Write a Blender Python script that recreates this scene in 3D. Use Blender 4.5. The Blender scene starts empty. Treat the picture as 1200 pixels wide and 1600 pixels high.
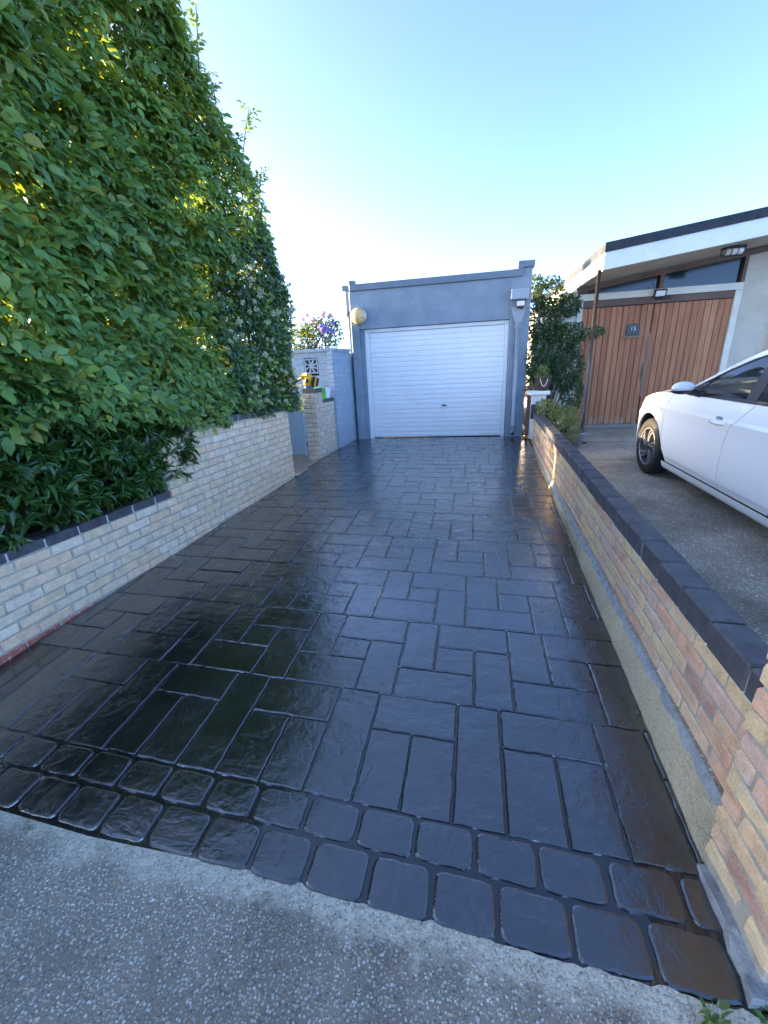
import bpy, math, random
import numpy as np
from mathutils import Vector, Matrix
S = bpy.context.scene
C = S.collection
rnd = random.Random(7)
rng = np.random.default_rng(7)
R = math.radians
# ------------------------------------------------------------------ camera, sky, sun
CAMZ = 1.62
cam = bpy.data.cameras.new('camera'); co = bpy.data.objects.new('camera', cam); C.objects.link(co)
RX = Vector((0.97999145, 0.19316217, -0.04801183)); RD = Vector((0.0200672, -0.33587375, -0.94169322)); RF = Vector((-0.19802542, 0.92188784, -0.33302963))
m = Matrix((RX, -RD, -RF)).transposed().to_4x4(); m.translation = (0, 0, CAMZ)
co.matrix_world = m
cam.sensor_fit = 'HORIZONTAL'; cam.sensor_width = 36; cam.lens = 640.99 / 1200 * 36
cam.clip_start = 0.05; cam.clip_end = 2000
S.camera = co
SUN_EL = R(6.0); SUN_DIR = Vector((-0.989, 0.148, math.tan(SUN_EL))).normalized()
W = bpy.data.worlds.new('World'); S.world = W; W.use_nodes = True
wn = W.node_tree.nodes; wl = W.node_tree.links; wn.clear()
sky = wn.new('ShaderNodeTexSky'); sky.sky_type = 'NISHITA'; sky.sun_disc = False
sky.sun_elevation = SUN_EL; sky.sun_rotation = math.atan2(SUN_DIR.x, SUN_DIR.y)
sky.air_density = 0.22; sky.dust_density = 0.8; sky.ozone_density = 1.9; sky.altitude = 0
bg = wn.new('ShaderNodeBackground'); bg.inputs[1].default_value = 0.15
wo = wn.new('ShaderNodeOutputWorld'); wl.new(sky.outputs[0], bg.inputs[0]); wl.new(bg.outputs[0], wo.inputs[0])
sl = bpy.data.lights.new('sun', 'SUN'); sl.energy = 2.2; sl.angle = R(0.5); sl.color = (1, 0.80, 0.52)
so = bpy.data.objects.new('sun', sl); C.objects.link(so); so.rotation_euler = SUN_DIR.to_track_quat('Z', 'Y').to_euler(); so.location = (-20, 2, 12)
S.view_settings.view_transform = 'Standard'; S.view_settings.look = 'None'; S.view_settings.gamma = 1; S.view_settings.use_curve_mapping = False
S.view_settings.exposure = 3.88
S.view_settings.use_white_balance = True; S.view_settings.white_balance_temperature = 7600; S.view_settings.white_balance_tint = 8   # the phone's daylight-shade balance
S.cycles.max_bounces = 8; S.cycles.transparent_max_bounces = 8

# ------------------------------------------------------------------ material helper
class NT:
    def __init__(s, name):
        s.m = bpy.data.materials.new(name); s.m.use_nodes = True
        s.n = s.m.node_tree.nodes; s.l = s.m.node_tree.links; s.n.clear()
        s.out = s.n.new('ShaderNodeOutputMaterial')
        s.geo = s.n.new('ShaderNodeNewGeometry')
    def set(s, node, key, v):
        if v is None: return
        inp = node.inputs[key]
        if isinstance(v, bpy.types.NodeSocket): s.l.new(v, inp)
        elif isinstance(v, (tuple, list)) and len(v) == 3 and inp.type == 'RGBA': inp.default_value = (*v, 1)
        else: inp.default_value = v
    def pos(s): return s.geo.outputs['Position']
    def map(s, vec=None, sc=(1, 1, 1), rot=(0, 0, 0), loc=(0, 0, 0)):
        n = s.n.new('ShaderNodeMapping'); s.set(n, 'Vector', vec or s.pos()); n.inputs['Scale'].default_value = sc
        n.inputs['Rotation'].default_value = rot; n.inputs['Location'].default_value = loc
        return n.outputs[0]
    def noise(s, scale, vec=None, detail=4, rough=0.55, dist=0.0):
        n = s.n.new('ShaderNodeTexNoise'); s.set(n, 'Vector', vec or s.pos()); n.inputs['Scale'].default_value = scale
        n.inputs['Detail'].default_value = detail; n.inputs['Roughness'].default_value = rough; n.inputs['Distortion'].default_value = dist
        return n.outputs['Fac']
    def vor(s, scale, vec=None, out='Distance', feature='F1', rnd=1.0):
        n = s.n.new('ShaderNodeTexVoronoi'); n.feature = feature; s.set(n, 'Vector', vec or s.pos()); n.inputs['Scale'].default_value = scale
        n.inputs['Randomness'].default_value = rnd
        return n.outputs[out]
    def ramp(s, fac, stops, interp='LINEAR'):
        n = s.n.new('ShaderNodeValToRGB'); s.set(n, 'Fac', fac); n.color_ramp.interpolation = interp
        e = n.color_ramp.elements
        while len(e) < len(stops): e.new(0.5)
        for k, (p, c) in enumerate(stops):
            e[k].position = p; e[k].color = (*c, 1) if isinstance(c, (tuple, list)) else (c, c, c, 1)
        return n.outputs[0]
    def mix(s, a, b, f, mode='MIX'):
        n = s.n.new('ShaderNodeMix'); n.data_type = 'RGBA'; n.blend_type = mode
        s.set(n, 0, f); s.set(n, 6, a); s.set(n, 7, b)
        return n.outputs[2]
    def math(s, op, a, b=None, c=None, clamp=False):
        n = s.n.new('ShaderNodeMath'); n.operation = op; n.use_clamp = clamp; s.set(n, 0, a); s.set(n, 1, b); s.set(n, 2, c)
        return n.outputs[0]
    def sep(s, v):
        n = s.n.new('ShaderNodeSeparateXYZ'); s.set(n, 0, v); return n.outputs
    def bump(s, h, strength=0.3, dist=0.01, normal=None):
        n = s.n.new('ShaderNodeBump'); s.set(n, 'Height', h); n.inputs['Strength'].default_value = strength; n.inputs['Distance'].default_value = dist
        s.set(n, 'Normal', normal); return n.outputs[0]
    def orand(s): return s.n.new('ShaderNodeObjectInfo').outputs['Random']
    def irand(s): return s.geo.outputs['Random Per Island']
    def princ(s, color, rough=0.6, normal=None, **kw):
        p = s.n.new('ShaderNodeBsdfPrincipled'); s.set(p, 'Base Color', color); s.set(p, 'Roughness', rough); s.set(p, 'Normal', normal)
        for k, v in kw.items(): s.set(p, k.replace('_', ' '), v)
        s.l.new(p.outputs[0], s.out.inputs[0]); s.p = p
        return p
MT = {}
def simple(name, col, rough=0.6, var=0.12, scale=9, bump=0.15, bscale=70, bdist=0.004, stretch=(1, 1, 1), **kw):
    t = NT(name); v = t.map(sc=stretch) if stretch != (1, 1, 1) else None
    a = t.noise(scale, v, 5); b = t.noise(scale * 6.3, v, 4)
    f = t.math('ADD', t.math('MULTIPLY', a, 0.65), t.math('MULTIPLY', b, 0.35))
    lo = tuple(c * (1 - var * 1.6) for c in col); hi = tuple(min(1, c * (1 + var * 1.4)) for c in col)
    c = t.ramp(f, [(0.3, lo), (0.72, hi)])
    n = t.bump(t.noise(bscale, v, 5, 0.6), bump, bdist) if bump else None
    t.princ(c, rough, n, **kw); MT[name] = t.m; return t.m

def brick_mat(name, stops, smear=0.0, lichen=0.0):
    t = NT(name)
    base = t.ramp(t.orand(), stops)
    n1 = t.noise(14, None, 6, 0.65); n2 = t.noise(130, None, 4, 0.7); n3 = t.noise(3.1, None, 5)
    c = t.mix(base, t.ramp(n1, [(0.3, 0.62), (0.7, 1.12)]), 0.75, 'MULTIPLY')
    c = t.mix(c, t.ramp(n2, [(0.36, 0.55), (0.5, 1.0), (0.68, 1.15)]), 0.55, 'MULTIPLY')
    # pale efflorescence and lichen spots
    l = t.math('MULTIPLY', t.ramp(t.noise(60, None, 3, 0.7), [(0.56, 0.0), (0.66, 1.0)]), t.ramp(n3, [(0.45, 0.0), (0.62, 1.0)]))
    c = t.mix(c, (0.62, 0.60, 0.52), t.math('MULTIPLY', l, 0.55))
    if lichen:
        g = t.ramp(t.noise(1.7, None, 4), [(0.5, 0.0), (0.64, 1.0)])
        c = t.mix(c, (0.42, 0.40, 0.19), t.math('MULTIPLY', g, lichen))
    if smear:
        g = t.math('MULTIPLY', t.ramp(t.noise(9, t.map(sc=(1, .5, 1.6)), 6, 0.7), [(0.45, 0.0), (0.62, 1.0)]), t.ramp(t.noise(1.3, None, 3), [(0.3, 0.3), (0.6, 1.0)]))
        c = t.mix(c, (0.66, 0.58, 0.46), t.math('MULTIPLY', g, smear))
        g2 = t.ramp(t.noise(2.3, t.map(loc=(5, 3, 1)), 6, 0.7), [(0.60, 0.0), (0.72, 1.0)])
        c = t.mix(c, (0.78, 0.74, 0.70), t.math('MULTIPLY', g2, t.math('MULTIPLY', t.ramp(t.noise(48, None, 4, 0.7), [(0.4, 0.0), (0.6, 1.0)]), 0.8)))
    h = t.math('ADD', t.math('MULTIPLY', n2, 0.5), t.noise(36, None, 5))
    t.princ(c, 0.9, t.bump(h, 0.55, 0.006)); MT[name] = t.m
brick_mat('cream_brick', [(0.0, (0.80, 0.58, 0.35)), (0.3, (0.86, 0.64, 0.42)), (0.5, (0.84, 0.55, 0.34)), (0.7, (0.86, 0.61, 0.41)), (0.85, (0.80, 0.61, 0.43)), (1.0, (0.88, 0.70, 0.50))], lichen=0.16)
brick_mat('stock_brick', [(0.0, (0.78, 0.50, 0.24)), (0.2, (0.82, 0.58, 0.30)), (0.36, (0.78, 0.40, 0.24)), (0.5, (0.84, 0.62, 0.35)), (0.64, (0.80, 0.46, 0.30)), (0.78, (0.68, 0.45, 0.34)), (0.9, (0.82, 0.55, 0.27)), (1.0, (0.76, 0.36, 0.24))], smear=0.32)
brick_mat('rust_brick', [(0.0, (0.52, 0.25, 0.17)), (1.0, (0.56, 0.30, 0.20))], smear=0.4)
brick_mat('red_brick', [(0.0, (0.42, 0.10, 0.07)), (1.0, (0.46, 0.14, 0.10))])
brick_mat('pillar_brick', [(0.0, (0.60, 0.46, 0.34)), (0.5, (0.68, 0.54, 0.41)), (1.0, (0.56, 0.45, 0.35))])
simple('mortar', (0.42, 0.37, 0.29), 0.95, 0.2, 20, 0.6, 160, 0.006)
simple('pale_mortar', (0.62, 0.60, 0.54), 0.95, 0.2, 20, 0.6, 160, 0.006)
simple('ledge_mortar', (0.34, 0.35, 0.34), 0.9, 0.3, 16, 0.8, 60, 0.012)
simple('blue_brick', (0.075, 0.074, 0.078), 0.55, 0.35, 12, 0.4, 90, 0.004)
simple('paint_grey_blue', (0.20, 0.262, 0.315), 0.62, 0.14, 3, 0.5, 45, 0.006)
simple('paint_block_blue', (0.28, 0.355, 0.42), 0.6, 0.10, 6, 0.35, 60, 0.004)
simple('paint_trim_dark', (0.13, 0.175, 0.225), 0.5, 0.10, 6, 0.2, 60, 0.003)
simple('paint_gate', (0.21, 0.30, 0.37), 0.45, 0.08, 6, 0.15, 50, 0.002, (1, 1, .1))
simple('white_metal', (0.74, 0.77, 0.78), 0.33, 0.03, 3, 0.05, 20, 0.002)
simple('white_paint', (0.78, 0.77, 0.73), 0.5, 0.06, 5, 0.15, 50, 0.003)
simple('white_frame', (0.72, 0.67, 0.55), 0.55, 0.08, 5, 0.15, 50, 0.003)
simple('cream_render', (0.58, 0.51, 0.40), 0.85, 0.08, 4, 0.6, 90, 0.006)
simple('soffit_paint', (0.55, 0.48, 0.38), 0.7, 0.12, 3, 0.2, 30, 0.003)
simple('roof_felt', (0.032, 0.037, 0.045), 0.85, 0.3, 6, 0.7, 40, 0.012)
simple('brown_timber', (0.17, 0.10, 0.075), 0.7, 0.2, 5, 0.3, 30, 0.003, (1, 1, .15))
simple('grey_timber', (0.28, 0.25, 0.21), 0.8, 0.25, 5, 0.4, 40, 0.004, (.15, 1, 1))
simple('dark_metal', (0.02, 0.02, 0.022), 0.5, 0.3, 10, 0.2, 80, 0.002)
simple('post_paint', (0.032, 0.027, 0.025), 0.35, 0.3, 14, 0.2, 80, 0.002)
simple('pipe_paint', (0.30, 0.37, 0.43), 0.45, 0.08, 6, 0.1, 40, 0.002)
simple('soil', (0.06, 0.045, 0.03), 0.95, 0.4, 12, 0.9, 50, 0.03)
simple('ground_dirt', (0.12, 0.11, 0.08), 0.95, 0.3, 1.5, 0.5, 20, 0.02)
simple('bark', (0.10, 0.075, 0.05), 0.9, 0.3, 12, 0.6, 50, 0.01)
simple('stem_green', (0.10, 0.13, 0.05), 0.7, 0.2, 12, 0.0)
simple('terracotta_dark', (0.07, 0.045, 0.035), 0.8, 0.3, 15, 0.4, 70, 0.004)
simple('grey_pot', (0.20, 0.23, 0.24), 0.6, 0.15, 9, 0.2, 60, 0.003)
simple('path_paving', (0.17, 0.16, 0.14), 0.8, 0.3, 14, 0.7, 40, 0.012)
simple('stone_grey', (0.34, 0.32, 0.28), 0.9, 0.25, 14, 0.7, 40, 0.012)
simple('tool_yellow', (0.78, 0.42, 0.02), 0.4, 0.05, 8, 0.0)
simple('tool_black', (0.018, 0.018, 0.02), 0.5, 0.2, 20, 0.1, 90, 0.002)
simple('tool_steel', (0.60, 0.58, 0.55), 0.35, 0.1, 20, 0.0, Metallic=0.6)
simple('tool_blue', (0.05, 0.16, 0.28), 0.45, 0.1, 20, 0.0)
simple('tub_white', (0.72, 0.76, 0.78), 0.4, 0.03, 8, 0.0)
simple('tub_green', (0.12, 0.50, 0.10), 0.4, 0.05, 8, 0.0)
simple('bucket_blue', (0.22, 0.55, 0.66), 0.4, 0.05, 8, 0.0)
simple('rubber', (0.014, 0.014, 0.015), 0.75, 0.3, 30, 0.3, 120, 0.002)
simple('black_plastic', (0.015, 0.016, 0.018), 0.45, 0.2, 20, 0.05, 120, 0.001)
simple('alloy_dark', (0.018, 0.018, 0.02), 0.35, 0.1, 20, 0.0)
simple('alloy_bright', (0.30, 0.30, 0.31), 0.35, 0.04, 20, 0.0, Metallic=0.6)
simple('seat_fabric', (0.025, 0.027, 0.03), 0.9, 0.2, 20, 0.2, 100, 0.003)
simple('dead_leaf', (0.55, 0.33, 0.14), 0.7, 0.2, 20, 0.2, 60, 0.003)
simple('sign_slate', (0.045, 0.055, 0.055), 0.5, 0.2, 30, 0.3, 90, 0.003)
simple('sign_white', (0.75, 0.74, 0.70), 0.5, 0.05, 30, 0.0)
simple('brass_dull', (0.24, 0.18, 0.10), 0.45, 0.2, 30, 0.0, Metallic=0.5)
simple('flower_cream', (0.50, 0.50, 0.29), 0.8, 0.2, 40, 0.0)
simple('flower_purple', (0.30, 0.22, 0.62), 0.7, 0.3, 40, 0.0)
simple('flower_pink', (0.72, 0.45, 0.58), 0.7, 0.3, 40, 0.0)
simple('seed_green', (0.20, 0.27, 0.09), 0.8, 0.3, 40, 0.0)

def car_paint():
    t = NT('car_white'); t.princ((0.76, 0.78, 0.78), 0.35, None, Coat_Weight=1.0, Coat_Roughness=0.04); MT['car_white'] = t.m
    t = NT('car_glass'); g = t.n.new('ShaderNodeBsdfGlossy'); g.inputs['Roughness'].default_value = 0.02
    tr = t.n.new('ShaderNodeBsdfTransparent'); tr.inputs[0].default_value = (0.74, 0.86, 0.82, 1)
    f = t.n.new('ShaderNodeFresnel'); f.inputs[0].default_value = 1.9
    mx = t.n.new('ShaderNodeMixShader'); t.l.new(f.outputs[0], mx.inputs[0]); t.l.new(tr.outputs[0], mx.inputs[1]); t.l.new(g.outputs[0], mx.inputs[2]); t.l.new(mx.outputs[0], t.out.inputs[0]); MT['car_glass'] = t.m
    t = NT('dark_glass'); t.princ((0.012, 0.024, 0.036), 0.10, None, Specular_IOR_Level=0.5); MT['dark_glass'] = t.m
    t = NT('lamp_glass'); a = t.noise(24); t.princ(t.ramp(a, [(0.35, (0.62, 0.36, 0.10)), (0.7, (0.78, 0.60, 0.33))]), 0.3, t.bump(t.vor(120), 0.3, 0.003), Coat_Weight=0.4); MT['lamp_glass'] = t.m
    t = NT('led_lens'); t.princ((0.85, 0.86, 0.84), 0.15, None, Coat_Weight=1.0); MT['led_lens'] = t.m
car_paint()

def timber_door_mat():
    t = NT('red_timber')
    v = t.map(sc=(1, 1, 0.07)); r = t.orand()
    off = t.n.new('ShaderNodeCombineXYZ'); t.set(off, 0, t.math('MULTIPLY', r, 37.0)); t.set(off, 2, t.math('MULTIPLY', r, 11.0))
    va = t.n.new('ShaderNodeVectorMath'); va.operation = 'ADD'; t.set(va, 0, v); t.set(va, 1, off.outputs[0])
    g = t.noise(38, va.outputs[0], 6, 0.6, 0.4); g2 = t.noise(7, None, 4)
    base = t.ramp(r, [(0.0, (0.39, 0.13, 0.048)), (0.35, (0.50, 0.19, 0.075)), (0.7, (0.43, 0.145, 0.056)), (1.0, (0.55, 0.235, 0.095))])
    c = t.mix(base, t.ramp(g, [(0.3, 0.55), (0.55, 1.0), (0.75, 1.25)]), 0.8, 'MULTIPLY')
    k = t.ramp(t.vor(6.5, t.map(sc=(1, 1, 0.55)), 'Distance'), [(0.0, 1.0), (0.085, 1.0), (0.14, 0.0)])
    k = t.math('MULTIPLY', k, t.ramp(t.vor(6.5, t.map(sc=(1, 1, 0.55)), 'Color'), [(0.45, 0.0), (0.55, 1.0)]))
    c = t.mix(c, (0.09, 0.035, 0.02), t.math('MULTIPLY', k, 0.75))
    z = t.sep(t.pos())[2]; lowf = t.math('ADD', t.math('MULTIPLY', z, -0.75), t.math('MULTIPLY', g2, 0.9))
    c = t.mix(c, (0.46, 0.32, 0.22), t.ramp(lowf, [(0.0, 0.0), (0.28, 0.75)]))
    t.princ(c, 0.55, t.bump(g, 0.25, 0.003)); MT['red_timber'] = t.m
timber_door_mat()

def sealed_stone():
    t = NT('sealed_stone')
    P = t.pos(); r = t.orand()
    off = t.n.new('ShaderNodeCombineXYZ'); t.set(off, 0, t.math('MULTIPLY', r, 53.0)); t.set(off, 1, t.math('MULTIPLY', r, 17.0))
    va = t.n.new('ShaderNodeVectorMath'); va.operation = 'ADD'; t.set(va, 0, P); t.set(va, 1, off.outputs[0])
    V = va.outputs[0]
    cleft = t.n.new('ShaderNodeTexNoise'); cleft.noise_type = 'RIDGED_MULTIFRACTAL'
    t.set(cleft, 'Vector', V); cleft.inputs['Scale'].default_value = 4.5; cleft.inputs['Detail'].default_value = 5; cleft.inputs['Roughness'].default_value = 0.6
    big = t.noise(5.5, V, 3, 0.5, 0.8); mid = t.noise(26, P, 5, 0.62); fine = t.noise(260, P, 3, 0.7)
    wv = t.noise(3.0, t.map(V, (1, 2.6, 1)), 6, 0.6, 1.4)                      # long slate flow lines
    edge = t.ramp(t.noise(7.0, V, 7, 0.62, 0.6), [(0.40, 0.0), (0.46, 0.55), (0.52, 0.62), (0.60, 1.0)])   # stepped cleft faces
    amp = t.ramp(t.noise(0.9, P, 2), [(0.35, 0.35), (0.65, 1.0)])
    h = t.math('ADD', t.math('MULTIPLY', cleft.outputs['Fac'], 0.30), t.math('ADD', t.math('MULTIPLY', t.math('ADD', big, wv), 1.0), t.math('ADD', t.math('MULTIPLY', mid, 0.30), t.math('MULTIPLY', edge, 0.28))))
    h = t.math('MULTIPLY', h, amp)
    n = t.bump(h, 0.55, 0.012); n = t.bump(fine, 0.10, 0.0025, n)
    worn = t.noise(3.2, P, 6, 0.65)
    scuff = t.math('MULTIPLY', t.ramp(t.noise(34, t.map(V, (1, .35, 1)), 5, 0.7), [(0.55, 0.0), (0.75, 1.0)]), t.ramp(worn, [(0.42, 0.0), (0.65, 1.0)]))
    c = t.mix((0.0045, 0.0052, 0.0072), (0.014, 0.017, 0.022), t.ramp(worn, [(0.38, 0.0), (0.8, 0.8)]))
    c = t.mix(c, (0.085, 0.09, 0.10), t.math('MULTIPLY', scuff, 0.35))
    ro = t.math('ADD', t.ramp(t.noise(2.1, P, 5, 0.6), [(0.32, 0.12), (0.7, 0.36)]), t.math('MULTIPLY', scuff, 0.15))
    t.princ(c, ro, n, Specular_IOR_Level=0.9, Coat_Weight=1.0, Coat_Roughness=t.ramp(t.noise(2.7, t.map(P, loc=(4, 1, 0)), 6, 0.65), [(0.36, 0.08), (0.64, 0.30)]), Coat_IOR=2.0, Coat_Normal=n); MT['sealed_stone'] = t.m
    t = NT('sealed_joint'); t.princ((0.006, 0.0065, 0.008), 0.25, t.bump(t.noise(70), 0.5, 0.006), Coat_Weight=1.0, Coat_IOR=1.7); MT['sealed_joint'] = t.m
sealed_stone()

def aggregate(name, matrix, stops, strip=False, scale=115, rough=0.85):
    t = NT(name); P = t.pos()
    nz = t.n.new('ShaderNodeTexNoise'); t.set(nz, 'Vector', P); nz.inputs['Scale'].default_value = 60
    wv = t.n.new('ShaderNodeVectorMath'); wv.operation = 'MULTIPLY_ADD'; t.set(wv, 0, nz.outputs['Color']); wv.inputs[1].default_value = (.006, .006, .006); t.set(wv, 2, P)
    d = t.vor(scale, wv.outputs[0]); col = t.vor(scale, wv.outputs[0], 'Color')
    d2 = t.vor(scale * 0.42, wv.outputs[0]); col2 = t.vor(scale * 0.42, wv.outputs[0], 'Color')
    pick = t.sep(col)[0]; pick2 = t.sep(col2)[1]
    stone = t.ramp(t.sep(col)[1], stops)
    m1 = t.math('MULTIPLY', t.ramp(d, [(0.36, 1.0), (0.56, 0.0)]), t.ramp(pick, [(0.10, 0.0), (0.20, 1.0)]))
    c = t.mix(matrix, stone, m1)
    m2 = t.math('MULTIPLY', t.ramp(d2, [(0.26, 1.0), (0.36, 0.0)]), t.ramp(pick2, [(0.80, 0.0), (0.83, 1.0)]))
    c = t.mix(c, t.ramp(t.sep(col2)[0], stops), m2)
    c = t.mix(c, t.ramp(t.noise(2.2, None, 6, 0.6), [(0.3, 0.72), (0.7, 1.18)]), 0.8, 'MULTIPLY')
    h = t.math('ADD', t.math('MULTIPLY', m1, 0.6), m2)
    st = t.ramp(t.noise(1.1, t.map(loc=(3, 7, 0)), 7, 0.68), [(0.38, 0.62), (0.5, 0.95), (0.66, 1.12)]); c = t.mix(c, st, 0.85, 'MULTIPLY')
    if strip:
        ck = t.vor(1.15, t.map(wv.outputs[0], (1, .8, 1)), 'Distance', 'DISTANCE_TO_EDGE'); wob = t.math('MULTIPLY', t.math('SUBTRACT', t.noise(9, None, 6, 0.7), 0.5), 0.05)
        crack = t.ramp(t.math('ADD', ck, wob), [(0.0, 1.0), (0.004, 1.0), (0.012, 0.0)]); c = t.mix(c, (0.05, 0.05, 0.05), t.math('MULTIPLY', crack, 0.0))
        s = t.sep(P); e = t.math('ADD', t.math('MULTIPLY', s[0], 0.045), s[1])   # distance towards the drive edge
        w = t.math('ADD', e, t.math('MULTIPLY', t.math('SUBTRACT', t.noise(6, None, 6, 0.72), 0.5), 0.30))
        f = t.ramp(t.math('SUBTRACT', w, 0.0), [(0.665, 0.0), (0.73, 1.0)])
        conc = t.mix(t.ramp(t.noise(45, None, 5, 0.7), [(0.3, (0.42, 0.36, 0.26)), (0.5, (0.68, 0.59, 0.44)), (0.7, (0.80, 0.71, 0.55))]), stone, t.math('MULTIPLY', m1, 0.6))
        c = t.mix(c, conc, t.math('MULTIPLY', f, 0.8))
    t.princ(c, rough, t.bump(h, 0.9, 0.006)); MT[name] = t.m
PEB = [(0.0, (0.20, 0.175, 0.15)), (0.25, (0.38, 0.34, 0.28)), (0.45, (0.54, 0.48, 0.39)), (0.62, (0.66, 0.56, 0.42)), (0.68, (0.56, 0.36, 0.22)), (0.80, (0.68, 0.62, 0.50)), (1.0, (0.86, 0.81, 0.70))]
aggregate('pavement_aggregate', (0.31, 0.255, 0.19), PEB, True, 122)
aggregate('forecourt_aggregate', (0.36, 0.30, 0.225), [(0, (0.30, 0.26, 0.20)), (0.5, (0.50, 0.43, 0.34)), (0.85, (0.62, 0.54, 0.44)), (1, (0.85, 0.79, 0.66))], False, 72)
aggregate('plinth_aggregate', (0.56, 0.45, 0.28), [(0, (0.42, 0.32, 0.18)), (0.5, (0.70, 0.57, 0.36)), (0.85, (0.58, 0.52, 0.40)), (1, (0.72, 0.68, 0.58))], False, 100, 0.95)

def leaf_mat(name, stops, rough=0.4, trans=0.35, tcol=(0.35, 0.42, 0.03)):
    t = NT(name)
    r = t.math('FRACT', t.math('ADD', t.irand(), t.orand()))
    c = t.ramp(r, stops)
    c = t.mix(c, t.ramp(t.noise(1.4, None, 3), [(0.3, 0.65), (0.7, 1.25)]), 0.6, 'MULTIPLY')
    p = t.princ(c, rough, None, Specular_IOR_Level=0.45)
    tr = t.n.new('ShaderNodeBsdfTranslucent'); t.set(tr, 'Color', t.mix(c, tcol, 0.75))
    mx = t.n.new('ShaderNodeMixShader'); mx.inputs[0].default_value = trans
    t.l.new(p.outputs[0], mx.inputs[1]); t.l.new(tr.outputs[0], mx.inputs[2]); t.l.new(mx.outputs[0], t.out.inputs[0]); MT[name] = t.m
leaf_mat('hedge_leaf', [(0.0, (0.075, 0.17, 0.05)), (0.45, (0.13, 0.265, 0.068)), (0.8, (0.19, 0.325, 0.07)), (0.95, (0.28, 0.35, 0.065)), (1.0, (0.30, 0.24, 0.04))])
leaf_mat('laurel_leaf', [(0.0, (0.018, 0.065, 0.016)), (0.6, (0.034, 0.105, 0.022)), (0.93, (0.06, 0.15, 0.028)), (1.0, (0.14, 0.24, 0.045))], 0.28, 0.15)
leaf_mat('ivy_leaf', [(0.0, (0.024, 0.066, 0.032)), (0.6, (0.042, 0.10, 0.044)), (1.0, (0.07, 0.14, 0.055))], 0.38, 0.2)
leaf_mat('shrub_leaf', [(0.0, (0.020, 0.060, 0.032)), (0.6, (0.036, 0.092, 0.045)), (1.0, (0.07, 0.14, 0.06))], 0.4, 0.2)
leaf_mat('bush_leaf', [(0.0, (0.03, 0.06, 0.03)), (0.6, (0.06, 0.10, 0.04)), (1.0, (0.14, 0.16, 0.05))], 0.5, 0.35)
leaf_mat('yellow_leaf', [(0.0, (0.10, 0.14, 0.03)), (0.5, (0.20, 0.22, 0.06)), (1.0, (0.34, 0.34, 0.14))], 0.5, 0.3)
leaf_mat('weed_leaf', [(0.0, (0.06, 0.14, 0.03)), (0.6, (0.10, 0.20, 0.05)), (1.0, (0.30, 0.28, 0.10))], 0.5, 0.3)

# ------------------------------------------------------------------ mesh helpers
def mesh(name, v, f, mat, smooth=False):
    me = bpy.data.meshes.new(name); me.from_pydata([tuple(map(float, p)) for p in v], [], f)
    if mat: me.materials.append(MT[mat])
    if smooth: me.polygons.foreach_set('use_smooth', [True] * len(me.polygons))
    me.update(); return me
def tag(o, label=None, cat=None, group=None, kind=None):
    for k, x in (('label', label), ('category', cat), ('group', group), ('kind', kind)):
        if x: o[k] = x
    return o
ORG = {}
def thing(name, loc, label, cat, group=None, kind=None):
    o = bpy.data.objects.new(name, None); C.objects.link(o); o.location = loc; o.empty_display_size = 0.1
    ORG[o.name] = Vector(loc); return tag(o, label, cat, group, kind)
def org(o):
    while o.parent: o = o.parent
    return ORG.get(o.name, Vector((0, 0, 0)))
def link(name, me, parent=None, loc=None, rot=None, scale=None):
    """loc in world axes; the parent tree carries translation only."""
    o = bpy.data.objects.new(name, me); C.objects.link(o)
    if parent:
        o.parent = parent
        base = org(parent); 
        pl = Vector((0, 0, 0)); q = parent
        while q.parent: pl += q.location; q = q.parent
        if loc is None: o.location = -base - pl
        else: o.location = Vector(loc) - base - pl
    elif loc is not None: o.location = loc
    if rot: o.rotation_euler = rot
    if scale: o.scale = scale
    return o
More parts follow.
